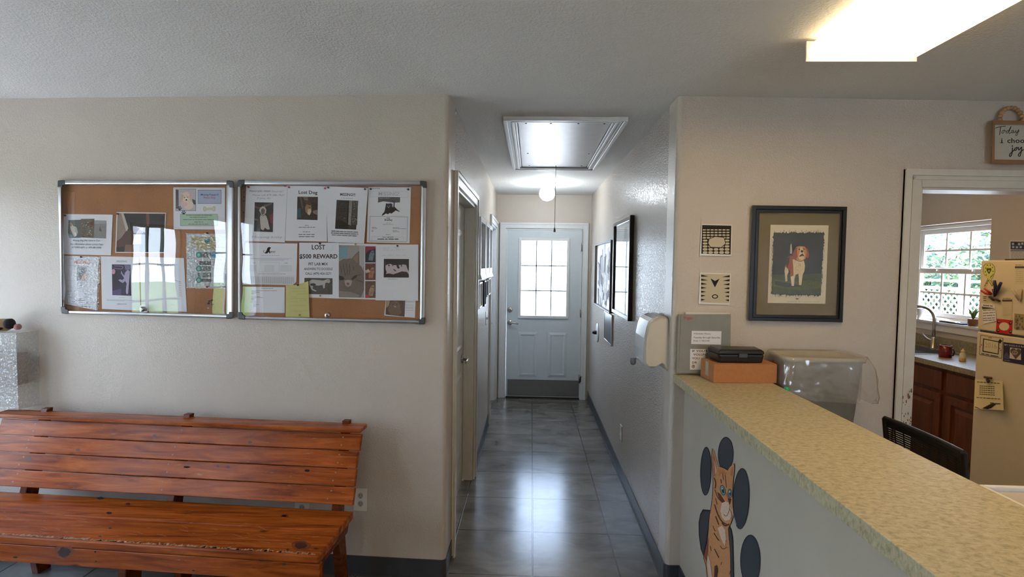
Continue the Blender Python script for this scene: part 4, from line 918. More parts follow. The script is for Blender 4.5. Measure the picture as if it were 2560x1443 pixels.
# ================================================================== OUTLETS AND SWITCHES
def outlet(name, pl, quad, lab, cat='outlet', sockets=True):
    e = empty(name, tuple(pl.px(sum(q[0] for q in quad)/4, sum(q[1] for q in quad)/4, 0)), lab, cat)
    mb = MB().m(M_PLATE); mb.prism([pl.px(*q, .0005) for q in quad], [pl.px(*q, .006) for q in quad]); mb.build('cover_plate', e, bevel=.002)
    c = [sum(q[i] for q in quad)/4 for i in (0, 1)]; w = (quad[1][0]-quad[0][0])/2; h_ = (quad[3][1]-quad[0][1])/2
    if sockets:
        for s_ in (-1, 1):
            mb = MB().m(mat('socket_face', (.45, .42, .35), r=.4)); q = [(c[0]+w*.42*math.cos(t), c[1]+s_*h_*.36+h_*.27*math.sin(t)) for t in [2*PI*i/16 for i in range(16)]]
            mb.prism([pl.px(*p, .006) for p in q], [pl.px(*p, .0085) for p in q])
            mb.m(M_BLACK)
            for dx in (-.16, .16): mb.face([pl.px(c[0]+w*(dx+ex), c[1]+s_*h_*.36+h_*ey, .0088) for ex, ey in ((-.03, -.12), (.03, -.12), (.03, .06), (-.03, .06))])
            mb.face([pl.px(c[0]+w*.05*math.cos(t), c[1]+s_*h_*.36+h_*.15+h_*.05*math.sin(t), .0088) for t in [2*PI*i/8 for i in range(8)]])
            mb.build('socket', e, fix=False)
    return e
outlet('wall_outlet', PL, [(886, 1221), (918, 1222), (917, 1279), (884, 1277)], 'white double wall outlet beside the right end of the bench')
outlet('wall_outlet', PL, [(737, 1250), (773, 1252), (772, 1310), (736, 1308)], 'white wall outlet half hidden behind the bench, under its lowest back plank')
def hbox(name, x0, x1, y0, y1, z0, z1, mt, **k):
    mb = MB().m(mt); mb.box(x0, x1, y0, y1, z0, z1); return mb.build(name, **k)
e = empty('wall_outlet', (XR, 3.99, .35), 'small wall outlet low on the right hall wall above the baseboard', 'outlet'); hbox('cover_plate', XR-.006, XR-.0005, 3.95, 4.025, .295, .41, M_WHITE, parent=e, bevel=.002)
for z in (.325, .38): hbox('socket', XR-.009, XR-.006, 3.97, 4.005, z-.014, z+.014, M_PLATE, parent=e, bevel=.002)
e = empty('light_switch', (XL, 4.93, 1.13), 'light switch on the left hall wall between the two doorways', 'light switch'); hbox('cover_plate', XL+.0005, XL+.006, 4.88, 4.96, 1.055, 1.175, M_WHITE, parent=e, bevel=.002); hbox('toggle', XL+.006, XL+.02, 4.914, 4.926, 1.10, 1.12, M_WHITE, parent=e)

# ================================================================== NOTICE BOARDS
TA = (130, 430, .27027); TB = (580, 430, .27027)
def board(outer, inner, lab, lock, caps=18):
    c = PL.px(sum(q[0] for q in outer)/4, sum(q[1] for q in outer)/4, 0)
    e = empty('notice_board', tuple(c), lab, 'notice board')
    mb = MB().m(M_CORK); mb.prism([PL.px(*q, .002) for q in inner], [PL.px(*q, .007) for q in inner]); mb.build('cork_panel', e)
    for b in pqframe(M_ALU, PL, outer, inner, .001, .034, sep=True): b.build('frame_rail', e, bevel=.009, seg=3)
    for i in range(4):
        o = Vector((*outer[i], 0)); a = Vector((*outer[(i+1) % 4], 0)); b = Vector((*outer[(i-1) % 4], 0)); ua = (a-o).normalized(); ub = (b-o).normalized()
        q = [o-ua*1.2-ub*1.2+(ua+ub)*1.5, o+ua*caps-ub*1.0, o+ua*caps+ub*11, o+(ua+ub)*12, o+ub*caps+ua*11, o+ub*caps-ua*1.0]
        mb = MB().m(M_DGREY); mb.prism([PL.px(p.x, p.y, .0005) for p in q], [PL.px(p.x, p.y, .0355) for p in q]); mb.build('corner_cap', e, bevel=.006, seg=3)
    inn = [(q[0], q[1]) for q in inner]
    mb = MB().m(M_ACRYL); mb.face([PL.px(*q, .031) for q in inn]); mb.build('clear_door', e)
    p = PL.px(*lock, .0312); mb = MB().m(M_CHROME); mb.lathe(p, [(.014, 0), (.014, -.010), (.010, -.014), (.004, -.015)], axis='y', n=20); mb.m(M_BLACK); mb.lathe(p+Vector((0, -.0151, 0)), [(.002, 0), (.002, -.001)], axis='y', n=8); mb.build('lock', e)
    return e
board([(144, 451), (584, 452), (583, 797), (153, 784)], [(152.5, 462), (566, 462.5), (566, 786), (155, 775.5)], 'left aluminium framed cork notice board behind a clear door', (359, 773))
board([(594, 450), (1067, 453), (1063, 811), (595, 798)], [(602, 462.5), (1053, 464.6), (1049, 801), (602.5, 790)], 'right aluminium framed cork notice board behind a clear door, full of flyers', (820, 788))
GT = (70, 70, 74); LG = (150, 150, 154); BKP = (24, 24, 26)
OFF0, OFF1, OFF2 = .0080, .0112, .0144
def flyer(T, off, pts, lab, fn, name='flyer', mt=None, cat='flyer'):
    S = Sheet(PL, off, T).base(pts, mt or M_PAPER); fn(S); return S.build(name, label=lab, cat=cat, group=None)
# --- left board
def f(S):
    S.poly([(152, 445), (268, 443), (268, 608), (165, 612), (148, 560)], (96, 98, 92), .15); S.poly([(388, 447), (505, 450), (500, 616), (386, 612)], (138, 136, 130), .1)
    S.poly([(390, 447), (505, 450), (504, 478), (390, 480)], (158, 158, 156)); S.poly([(436, 545), (442, 500), (452, 530), (462, 552)], (84, 86, 84)); S.poly([(165, 470), (180, 475), (196, 500), (226, 510), (240, 560), (225, 590), (205, 600), (190, 570), (172, 530)], (186, 178, 168), .1)
    S.poly([(205, 560), (222, 560), (228, 590), (214, 598)], (232, 228, 222)); S.poly([(165, 475), (182, 478), (185, 500), (170, 505)], (150, 110, 88)); S.poly([(150, 570), (190, 590), (182, 610), (160, 612)], (112, 150, 158))
    S.poly([(266, 435), (392, 433), (388, 612), (268, 606)], (112, 100, 84), .2)
    random.seed(5)
    for i in range(70):
        x = random.uniform(270, 382); y = random.uniform(440, 602); S.ell(x, y, random.uniform(3, 8), random.uniform(2, 4), random.choice([(200, 188, 166), (48, 42, 36), (150, 136, 116)]), random.uniform(0, 3), k=7)
    S.poly([(342, 470), (372, 455), (380, 480), (360, 500)], (110, 62, 44))
    S.text('Missing dog, Her name is Cleo.', 195, 448, 640, 15, GT, .01, .012); S.text('Any information please contact Sam', 168, 470, 674, 15, GT, .015, .012); S.text('(479)957-6071 or 479-381-5350', 182, 455, 705, 15, GT, .01, .012)
flyer(TA, OFF0, [(110, 390), (562, 395), (545, 772), (95, 762)], 'missing dog flyer with three joined photos, upper left in the left notice board', f)
def f(S):
    S.poly([(606, 382), (1045, 386), (1034, 742), (594, 740)], (60, 54, 48), .1)
    S.poly([(606, 384), (640, 384), (690, 540), (620, 640), (598, 690)], (150, 132, 116), .08); S.poly([(640, 384), (662, 384), (706, 520), (688, 558)], (196, 184, 168)); S.poly([(600, 640), (640, 610), (690, 545), (790, 545), (760, 640), (740, 690), (600, 728)], (92, 64, 50), .1)
    S.poly([(870, 386), (896, 386), (902, 440), (896, 500), (878, 500), (872, 430)], (134, 88, 74)); S.poly([(594, 700), (670, 690), (664, 740), (594, 740)], (54, 46, 42)); S.poly([(680, 670), (812, 680), (812, 742), (668, 740)], (134, 100, 76), .06)
    S.poly([(745, 672), (760, 600), (790, 550), (812, 520), (834, 518), (842, 545), (848, 560), (832, 572), (822, 600), (826, 668)], (206, 206, 204)); S.poly([(832, 516), (842, 512), (846, 536)], (206, 206, 204)); S.ell(835, 543, 2.5, 2, (60, 70, 60))
    S.poly([(905, 510), (1040, 512), (1036, 740), (905, 740)], (66, 72, 60), .25)
flyer(TA, OFF0, [(598, 372), (1055, 377), (1040, 750), (585, 748)], 'colour photo of a white cat sitting in a dark car, in the left notice board', f, 'photo_print', cat='photo')
def f(S):
    S.poly([(1143, 157), (1332, 156), (1332, 361), (1143, 361)], (118, 118, 134)); S.poly([(1147, 160), (1328, 160), (1328, 357), (1147, 357)], (196, 190, 194), .08)
    S.poly([(1147, 165), (1170, 165), (1172, 330), (1147, 340)], (104, 92, 98), .2); S.poly([(1296, 250), (1326, 262), (1328, 300), (1304, 300)], (92, 92, 100), .2)
    S.ell(1262, 305, 48, 44, (228, 206, 188), n=.06); S.ell(1240, 232, 46, 48, (226, 206, 184), n=.08); S.ell(1202, 238, 13, 34, (206, 180, 156), .15); S.ell(1282, 236, 12, 32, (212, 186, 160), -.1); S.ell(1225, 300, 30, 22, (222, 188, 176)); S.ell(1226, 236, 4, 5, BKP); S.ell(1256, 234, 4, 5, BKP); S.ell(1243, 258, 9, 8, BKP); S.ell(1243, 250, 18, 12, (236, 220, 200)); S.ell(1243, 258, 8, 6, BKP)
    S.rect(1349, 166, 1566, 294, (70, 76, 96)); S.rect(1352, 169, 1563, 291, (172, 180, 206)); S.text('Missing Puppy!!!!', 1376, 1542, 218, 17, (60, 64, 90), .005, .012); S.text('Please Help', 1402, 1512, 246, 16, (190, 60, 78), 0, .012)
    bn = [(1400, 336), (1404, 322), (1418, 322), (1424, 336), (1488, 334), (1494, 320), (1508, 322), (1512, 334), (1506, 342), (1512, 352), (1504, 362), (1490, 358), (1486, 348), (1424, 350), (1418, 362), (1404, 360), (1400, 348)]
    S.poly(bn, (216, 212, 190)); S.outline(bn, 3, (168, 160, 110))
    for cx, cy in ((1180, 338), (1218, 378)):
        S.ell(cx, cy+7, 11, 10, (50, 56, 96))
        for dx, dy in ((-16, -2), (-7, -14), (7, -14), (16, -2)): S.ell(cx+dx, cy+dy, 4.5, 6.5, (50, 56, 96))
    S.rect(1186, 390, 1532, 500, (110, 136, 112)); S.rect(1189, 393, 1529, 497, (178, 200, 176))
    for y, a, b in ((402, 1240, 1480), (421, 1275, 1435), (443, 1212, 1500), (464, 1315, 1400), (484, 1260, 1455)): S.lines(a, b, y, 7, (88, 104, 92))
flyer(TA, OFF0, [(1122, 143), (1600, 145), (1600, 534), (1125, 530)], 'missing puppy flyer with a cream puppy photo, bone and green text box', f)
def f(S):
    S.outline([(150, 800), (410, 818), (408, 882), (148, 862)], 2, LG); S.text('MISSING', 205, 350, 848, 30, (214, 128, 104), .03, .03); S.lines(238, 328, 868, 8, (190, 90, 86), .1)
    S.poly([(234, 876), (322, 884), (318, 1012), (226, 1005)], (150, 156, 158), .2); S.poly([(250, 900), (300, 890), (310, 950), (280, 1000), (240, 970)], (106, 112, 114), .2); S.poly([(290, 940), (320, 930), (322, 1010), (262, 1006)], (214, 186, 160))
    S.stroke([(140, 1000), (398, 1030)], 1.6, LG); S.stroke([(138, 1065), (394, 1100)], 1.6, LG); S.lines(252, 286, 1030, 7, GT); S.text('Rex', 256, 286, 1052, 13, GT, 0, .02); S.lines(250, 282, 1072, 5, LG)
    for a, b, y in ((140, 185, 1102), (140, 168, 1110), (140, 168, 1134), (300, 340, 1125), (300, 385, 1135), (300, 330, 1150), (298, 345, 1160)): S.lines(a, b, y, 5, LG)
    S.outline([(145, 1158), (372, 1186), (370, 1228), (142, 1210)], 2, LG); S.lines(215, 300, 1188, 7, GT, .05); S.lines(180, 330, 1200, 6, GT, .08); S.lines(130, 355, 1235, 8, GT, .07)
flyer(TA, OFF0, [(114, 775), (432, 788), (412, 1280), (123, 1222)], 'missing flyer with red heading in a punched plastic sleeve, lower left corner', f)
S = Sheet(PL, OFF1, TA).base([(113, 772), (450, 782), (432, 1250), (424, 1256), (418, 1282), (122, 1222)], M_SLEEVE, .0004)
for x, y in ((446, 852), (436, 1038), (427, 1222)): S.rect(x-5, y-7, x+5, y+7, (40, 40, 44))
S.build('punched_sleeve', label='clear punched plastic sleeve over the flyer with the red missing heading', cat='plastic sleeve')
def f(S):
    S.text('MISSING', 598, 692, 836, 17, (96, 92, 92), .005, .0); S.poly([(554, 855), (726, 858), (733, 1146), (558, 1140)], (52, 42, 62), .12)
    S.stroke([(575, 870), (640, 872), (656, 880), (640, 898), (570, 890)], 5, (150, 140, 170)); S.ell(569, 922, 16, 24, (214, 140, 166)); S.poly([(640, 912), (652, 940), (668, 960), (676, 930), (700, 905), (722, 920), (714, 1010), (706, 1090), (704, 1126), (690, 1132), (682, 1110), (690, 1030), (676, 1010), (655, 1028), (630, 1015), (612, 1000), (630, 992), (650, 1000), (668, 985), (652, 958), (638, 940)], (176, 164, 192), .1)
    S.poly([(668, 860), (724, 862), (720, 905), (680, 908)], (126, 114, 144), .15); S.poly([(560, 1100), (640, 1080), (640, 1142), (558, 1140)], (92, 80, 116), .15); S.lines(622, 676, 1162, 4, LG); S.lines(505, 762, 1180, 4, LG, .04); S.lines(505, 672, 1190, 4, LG, .02); S.text('(479)530-2109', 602, 690, 1227, 9, GT, .005, 0)
flyer(TA, OFF0, [(452, 780), (800, 788), (818, 1284), (462, 1268)], 'missing flyer with a purple toned photo of a cat, bottom row of left board', f)
def f(S):
    S.text('MISSING', 975, 1135, 872, 22, (120, 120, 122), .03, 0); S.lines(1110, 1190, 1000, 5, LG, .2)
    for y in range(1020, 1150, 16): S.lines(1170, 1195, y, 4, LG)
    S.scrawl(1100, 1130, 1228, 10, LG)
flyer(TA, OFF0, [(815, 785), (1220, 797), (1247, 1293), (826, 1288)], 'curling white missing flyer right of the purple cat flyer', f)
def f(S):
    S.poly([(1290, 600), (1545, 600), (1545, 722), (1340, 722), (1330, 690), (1290, 680)], (184, 168, 112), .2); S.ell(1436, 636, 26, 28, (40, 132, 122)); S.ell(1500, 766, 32, 30, (70, 140, 190))
    for y0_, y1_ in ((742, 792), (824, 862), (872, 918), (932, 976), (988, 1016)):
        S.rect(1345, y0_, 1470, y1_, (58, 58, 58), .3)
        for x in range(1352, 1466, 9): S.rect(x, y0_+4, x+3, y1_-4, (120, 118, 110))
    for y in (766, 894, 1000): S.ell(1358, y, 26, 27, (60, 150, 140), n=.2); S.ell(1356, y+2, 13, 15, (150, 190, 180))
    S.lines(1480, 1600, 700, 8, (150, 140, 110))
flyer(TA, OFF0, [(1244, 572), (1608, 574), (1608, 1076), (1248, 1072)], 'colourful teal and yellow leaflet in a crinkled sleeve, right side of the left board', f, 'leaflet', mt=ink((196, 198, 196)), cat='leaflet')
S = Sheet(PL, OFF1, TA).base([(1238, 566), (1611, 568), (1611, 1082), (1244, 1078)], M_SLEEVE, .0004); S.build('crinkled_sleeve', label='crinkled clear plastic sleeve over the teal and yellow leaflet', cat='plastic sleeve')
# key tag round the lock
S = Sheet(PL, .0245, TA).base([(848+43*math.cos(2*PI*i/24), 1268+43*math.sin(2*PI*i/24)) for i in range(24)], mat('white_tag', (.9, .9, .9), r=.4), .001); S.build('round_tag', label='round white tag behind the lock of the left notice board', cat='tag')
# --- right board
def f(S):
    S.scrawl(165, 370, 176, 16, GT, 3, .0); S.text('Have you seen Smores?', 162, 472, 186, 20, (112, 108, 110), .01, -.01, .25); S.k += 0
    S.text('Please call 479-586-7621', 188, 480, 222, 17, (96, 94, 96), 0, -.01, .25); S.text('if you do', 230, 355, 250, 16, (96, 94, 96), 0, -.01, .25)
    S.poly([(210, 280), (384, 284), (378, 557), (203, 550)], (56, 52, 54), .15); S.poly([(345, 400), (382, 380), (380, 480), (350, 470)], (120, 60, 58), .1); S.poly([(205, 430), (245, 440), (245, 452), (205, 446)], (120, 112, 112)); S.poly([(210, 310), (260, 330), (256, 345), (212, 330)], (106, 84, 84)); S.poly([(290, 305), (370, 286), (372, 296), (300, 330)], (112, 100, 96))
    S.poly([(250, 355), (262, 330), (282, 318), (302, 322), (318, 350), (314, 380), (300, 392), (318, 410), (332, 450), (342, 500), (350, 530), (330, 535), (305, 515), (290, 540), (268, 530), (262, 480), (258, 420), (268, 392), (262, 376)], (196, 186, 178), .1)
    S.poly([(270, 345), (285, 335), (304, 348), (302, 382), (286, 398), (268, 384)], (104, 94, 92), .2); S.ell(281, 360, 4, 3, BKP); S.ell(298, 360, 4, 3, BKP); S.stroke([(268, 394), (286, 406), (302, 396)], 4, (60, 50, 50))
    S.text('Missing kitty', 182, 462, 612, 20, (140, 136, 136), 0, -.015, .2)
flyer(TB, OFF0, [(132, 128), (512, 135), (488, 652), (108, 638)], 'handwritten missing kitty flyer at the top left of the right board', f)
S = Sheet(PL, OFF0+.0002, TB).base([(104, 126), (130, 126), (108, 636), (96, 636)], mat('smoky_plastic_strip', (.16, .13, .12), r=.3), .0004)
for x, y in ((111, 186), (110, 232), (109, 270), (107, 375), (104, 483), (102, 528), (101, 572)): S.ell(x, y, 4, 8, (30, 22, 22))
S.build('sleeve_edge', label='punched plastic sleeve edge along the left side of the handwritten kitty flyer', cat='plastic sleeve')
def f(S):
    S.text('Lost Dog', 616, 790, 202, 30, BKP, .02, .022); S.poly([(605, 229), (795, 231), (791, 446), (600, 440)], (62, 50, 44), .25)
    for q, c in (([(625, 232), (640, 232), (660, 330), (650, 345)], (104, 92, 82)), ([(655, 232), (700, 232), (706, 262), (670, 262)], (130, 108, 90)), ([(602, 340), (636, 335), (640, 420), (602, 430)], (50, 92, 104)), ([(675, 330), (690, 295), (720, 285), (732, 300), (736, 350), (728, 390), (708, 400), (680, 370)], (150, 120, 96)), ([(700, 345), (728, 340), (734, 370), (716, 402), (698, 385)], (206, 182, 154)), ([(672, 275), (700, 262), (735, 285), (728, 310), (690, 300)], (92, 64, 48)), ([(745, 360), (790, 350), (790, 400), (750, 380)], (146, 126, 108))): S.poly(q, c, .2)
    S.ell(712, 300, 4, 4, BKP); S.ell(718, 332, 6, 5, BKP)
    for a, b, y, h_ in ((675, 708, 495, 7), (616, 768, 513, 8), (655, 722, 556, 8), (615, 764, 580, 10), (618, 760, 600, 10)): S.lines(a, b, y, h_, (110, 106, 106))
flyer(TB, OFF1, [(514, 128), (878, 133), (878, 645), (492, 638)], 'Lost Dog flyer with a brown dog photo in the top row of the right board', f)
def f(S):
    S.text('MISSING!!!', 1000, 1140, 220, 25, BKP, .03, .02); S.text('P: 501-766-2224', 1010, 1118, 246, 9, GT, .04, 0); S.poly([(968, 259), (1168, 267), (1148, 534), (953, 526)], (66, 60, 56), .3)
    for q, c in (([(1072, 263), (1082, 264), (1072, 490), (1062, 490)], (34, 28, 26)), ([(1084, 264), (1112, 266), (1100, 500), (1074, 490)], (140, 132, 124)), ([(1114, 268), (1166, 268), (1158, 490), (1106, 490)], (90, 84, 78)), ([(962, 440), (1020, 450), (1080, 490), (1076, 530), (956, 524)], (44, 36, 32)), ([(1076, 486), (1084, 486), (1140, 532), (1120, 532)], (60, 52, 48))): S.poly(q, c, .3)
    random.seed(8)
    for i in range(34): S.ell(random.uniform(1112, 1158), random.uniform(275, 470), random.uniform(2, 6), random.uniform(2, 5), random.choice([(176, 170, 162), (36, 32, 30)]), k=6)
    for i in range(30): S.ell(random.uniform(972, 1062), random.uniform(270, 430), random.uniform(2, 7), random.uniform(2, 5), random.choice([(112, 104, 98), (44, 38, 36)]), k=6)
    for a, b, y in ((918, 1166, 548), (915, 1168, 566), (922, 1160, 584)): S.lines(a, b, y, 9, (96, 92, 92), .045)
flyer(TB, OFF2, [(872, 132), (1258, 148), (1222, 663), (885, 648)], 'MISSING flyer with a dark photo of a house corner, third in the top row', f)
def f(S):
    S.outline([(1282, 178), (1630, 182), (1626, 236), (1280, 228)], 1.5, (176, 176, 178)); S.text('MISSING!', 1356, 1545, 218, 32, (172, 172, 176), .01, .005)
    S.lines(1290, 1370, 155, 5, GT); S.poly([(1352, 232), (1556, 234), (1553, 282), (1500, 284), (1450, 278), (1400, 272), (1350, 284)], (92, 88, 86), .15); S.lines(1358, 1460, 243, 6, (190, 188, 186))
    S.poly([(1424, 290), (1440, 294), (1470, 290), (1484, 300), (1482, 318), (1492, 330), (1496, 295), (1492, 275), (1478, 268), (1480, 262), (1500, 266), (1505, 285), (1502, 320), (1530, 350), (1556, 366), (1540, 366), (1515, 356), (1494, 372), (1475, 386), (1460, 380), (1440, 392), (1425, 384), (1400, 400), (1384, 406), (1392, 388), (1410, 368), (1418, 330)], (48, 42, 42), .2); S.ell(1440, 318, 5, 4, (160, 156, 150)); S.ell(1458, 316, 5, 4, (160, 156, 150)); S.ell(1449, 328, 6, 4, (180, 176, 170))
    S.outline([(1276, 410), (1624, 416), (1617, 646), (1270, 640)], 2.4, (84, 82, 84)); S.lines(1428, 1462, 428, 8, GT); S.text('Bradley', 1412, 1484, 452, 17, (56, 54, 56), 0, .02); S.lines(1424, 1468, 474, 5, LG); S.lines(1398, 1492, 487, 5, LG)
    for a, b, y in ((1292, 1332, 513), (1292, 1344, 523), (1290, 1312, 541), (1290, 1306, 551), (1486, 1545, 516), (1486, 1612, 526), (1486, 1532, 544), (1486, 1548, 554)): S.lines(a, b, y, 5, (110, 108, 108))
    S.outline([(1295, 598), (1588, 602), (1584, 640), (1292, 636)], 1.2, (170, 170, 172)); S.lines(1424, 1462, 580, 6, LG); S.text('(501) 548-2079', 1392, 1494, 608, 9, (56, 54, 56), .0, .02); S.lines(1345, 1540, 623, 10, (70, 68, 70))
flyer(TB, OFF0, [(1262, 140), (1656, 142), (1642, 660), (1246, 652)], 'missing pet flyer named Bradley with a black cat photo, top right of the board', f)
def f(S):
    S.poly([(330, 700), (345, 694), (362, 702), (352, 712), (348, 728), (356, 752), (346, 754), (340, 740), (330, 752), (312, 756), (304, 748), (318, 730)], (44, 42, 44)); S.stroke([(306, 750), (294, 744), (292, 732), (300, 726)], 4, (44, 42, 44)); S.text('SPAY', 352, 403, 746, 14, (70, 68, 72), 0, .02); S.lines(352, 400, 752, 3, LG)
    for a, b, y, c in ((270, 440, 772, LG), (148, 560, 798, (158, 158, 186)), (180, 520, 806, (158, 158, 186)), (240, 480, 816, LG)): S.lines(a, b, y, 4, c, .01)
    S.outline([(254, 832), (436, 838), (434, 930), (250, 924)], 1.4, LG); S.text('Cats', 193, 216, 844, 8, GT); S.text('Dogs', 487, 514, 846, 8, GT)
    for y in range(868, 920, 12): S.lines(150, 225, y, 4, (166, 166, 168)); S.lines(300, 390, y, 4, (166, 166, 168)); S.lines(446, 555, y, 4, (166, 166, 168))
    S.lines(240, 500, 944, 5, LG)
    for k in range(26): x = 122+k*17.6; S.rect(x, 964+k*.3, x+5, 1030+k*.2, (176, 174, 176), .2); S.stroke([(x+10, 962), (x+9, 1038)], .8, (150, 148, 150), False)
flyer(TB, OFF1, [(125, 655), (605, 662), (596, 1018), (560, 1048), (105, 1038)], 'wide SPAY flyer with a sitting dog logo and tear-off strips', f)
def f(S):
    S.text('LOST', 738, 862, 716, 40, BKP, 0, .02); S.text('$500 REWARD', 624, 976, 800, 38, BKP, 0, .024); S.text('PIT LAB MIX', 708, 888, 864, 25, (40, 40, 44), 0, .012); S.text('ANSWERS TO DOODLE', 666, 930, 908, 21, (50, 50, 54), 0, .012); S.text('CALL (479) 426-2271', 678, 916, 950, 20, (50, 50, 54), 0, .012)
    S.poly([(670, 980), (930, 984), (930, 1134), (668, 1130)], (86, 84, 80), .25); S.poly([(715, 1010), (740, 996), (800, 1000), (840, 1005), (862, 1000), (880, 990), (905, 995), (910, 1015), (895, 1030), (878, 1022), (862, 1030), (858, 1075), (845, 1078), (838, 1045), (800, 1052), (752, 1050), (745, 1080), (785, 1100), (770, 1106), (735, 1090), (722, 1060), (712, 1040)], (186, 184, 178), .06); S.ell(750, 1042, 26, 12, (70, 66, 62)); S.ell(882, 1008, 3, 3, BKP); S.ell(898, 1006, 3, 3, BKP)
flyer(TB, OFF0, [(622, 655), (988, 655), (986, 1172), (622, 1160)], 'LOST $500 REWARD flyer with bold black text in the middle of the board', f)
def f(S):
    S.poly([(988, 676), (1228, 682), (1222, 1164), (988, 1160)], (160, 154, 150), .05); S.poly([(988, 688), (1066, 690), (1066, 800), (988, 812)], (128, 160, 166), .06); S.scrawl(992, 1100, 690, 8, (120, 130, 134), 1.5); S.poly([(1176, 680), (1228, 682), (1226, 880), (1190, 900), (1178, 820)], (176, 174, 172))
    S.poly([(988, 830), (1030, 806), (1108, 800), (1140, 762), (1176, 730), (1178, 790), (1176, 860), (1200, 880), (1222, 930), (1222, 1090), (1190, 1162), (988, 1160)], (118, 106, 98), .12)
    S.poly([(1118, 800), (1168, 744), (1170, 800), (1160, 850)], (146, 118, 106), .06)
    for p in ([(1030, 850), (1040, 920), (1050, 960)], [(1058, 845), (1064, 900), (1068, 950)], [(1085, 850), (1090, 910), (1084, 950)], [(1005, 870), (1015, 930)], [(1120, 870), (1125, 910)], [(1140, 960), (1200, 950)], [(1150, 1000), (1215, 1020)]): S.stroke(p, 6, (78, 68, 62))
    S.poly([(1040, 1005), (1060, 1000), (1096, 1000), (1112, 1010), (1100, 1050), (1072, 1064), (1046, 1048)], (176, 160, 148), .05); S.poly([(1056, 1030), (1072, 1024), (1090, 1032), (1076, 1050), (1066, 1048)], (130, 92, 86)); S.poly([(990, 960), (1020, 966), (1042, 985), (1030, 1000), (1000, 1002), (990, 995)], (44, 42, 36)); S.poly([(1100, 990), (1130, 960), (1160, 952), (1150, 976), (1120, 1000)], (60, 56, 46)); S.stroke([(1036, 1056), (1060, 1078), (1100, 1066)], 4, (100, 86, 78)); S.poly([(990, 1100), (1090, 1110), (1180, 1140), (1170, 1160), (990, 1158)], (146, 136, 126), .1)
    for (y0_, y1_, c, c2, c3) in ((688, 838, (42, 48, 54), (104, 128, 136), (150, 44, 74)), (846, 1000, (110, 66, 46), (164, 116, 88), (196, 178, 164)), (1010, 1166, (104, 78, 60), (160, 134, 110), (190, 60, 76))):
        S.rect(1232, y0_, 1328, y1_, c, .3); m_ = (y0_+y1_)/2; S.poly([(1262, y1_-20), (1270, m_), (1290, y0_+40), (1312, y0_+36), (1318, m_), (1300, y1_-15)], c2, .3)
        S.poly([(1262, y1_), (1232, y1_), (1232, y1_-30), (1280, y1_-26)] if y0_ > 1000 else [(1232, y0_), (1328, y0_), (1326, y0_+22), (1260, y0_+40), (1236, m_)] if y0_ < 700 else [(1232, m_-10), (1262, m_-25), (1280, m_), (1240, m_+15)], c3, .1)
        S.ell(1295, y0_+60, 4, 4, BKP); S.ell(1308, y0_+60, 4, 4, BKP)
flyer(TB, OFF1, [(990, 658), (1337, 668), (1328, 1181), (948, 1170)], 'large colour print of a grey tabby face beside three small cat photos', f, 'photo_print', cat='photo')
def f(S):
    for a, b, y in ((1395, 1450, 704), (1500, 1545, 700), (1400, 1490, 722), (1515, 1600, 720), (1390, 1420, 772), (1440, 1490, 770), (1520, 1620, 772)): S.scrawl(a, b, y, 11, (150, 148, 152), 1.6)
    S.poly([(1405, 804), (1636, 806), (1636, 978), (1403, 976)], (44, 34, 38), .15)
    S.poly([(1420, 866), (1440, 856), (1465, 850), (1490, 862), (1540, 862), (1580, 856), (1610, 860), (1624, 900), (1636, 920), (1636, 950), (1618, 925), (1570, 920), (1530, 935), (1490, 948), (1462, 940), (1440, 940), (1425, 945), (1430, 925), (1420, 900)], (196, 180, 184), .06)
    for q in ([(1520, 858), (1540, 862), (1552, 890), (1535, 896), (1524, 880)], [(1488, 895), (1510, 905), (1522, 920), (1505, 916)], [(1560, 856), (1574, 860), (1570, 885)], [(1440, 862), (1455, 856), (1462, 866), (1450, 872)], [(1474, 858), (1492, 864), (1490, 874)]): S.poly(q, (34, 26, 30))
    S.ell(1456, 880, 5, 4, (200, 120, 120)); S.lines(1440, 1530, 992, 7, (170, 168, 172))
flyer(TB, OFF2, [(1337, 670), (1724, 672), (1722, 1192), (1328, 1188)], 'handwritten flyer with a photo of a black and white cat lying down', f)
def f(S):
    S.poly([(1424, 1190), (1602, 1190), (1596, 1340), (1420, 1320)], (92, 72, 60), .25); S.poly([(1424, 1190), (1462, 1190), (1450, 1240), (1424, 1260)], (168, 148, 120)); S.poly([(1455, 1240), (1470, 1205), (1500, 1192), (1540, 1196), (1552, 1230), (1570, 1300), (1540, 1330), (1460, 1318), (1440, 1280)], (120, 96, 80), .2); S.ell(1490, 1226, 5, 4, (30, 30, 26)); S.ell(1524, 1224, 5, 4, (30, 30, 26)); S.ell(1508, 1246, 12, 8, (170, 146, 128))
    for y in (1205, 1232, 1250, 1262, 1280): S.lines(1608, 1680, y, 4, LG)
flyer(TB, OFF0, [(1424, 1160), (1699, 1162), (1692, 1350), (1408, 1328)], 'small card with a tabby cat photo sticking out below the black and white cat flyer', f, 'photo_card', cat='card')
def f(S):
    S.lines(272, 380, 1078, 6, GT)
    for i, (a, b, y) in enumerate(((178, 415, 1101), (178, 230, 1108), (178, 258, 1116), (178, 220, 1124), (178, 212, 1132), (178, 260, 1154), (178, 285, 1162), (178, 212, 1172), (178, 205, 1180), (178, 215, 1188), (168, 226, 1205), (196, 222, 1220), (196, 250, 1229), (196, 224, 1238), (196, 222, 1248))): S.lines(a, b, y, 5, (120, 116, 118))
flyer(TB, OFF0, [(120, 1062), (488, 1066), (488, 1305), (110, 1300)], 'plain typed list on a landscape white sheet, lower left of the right board', f, 'notice')
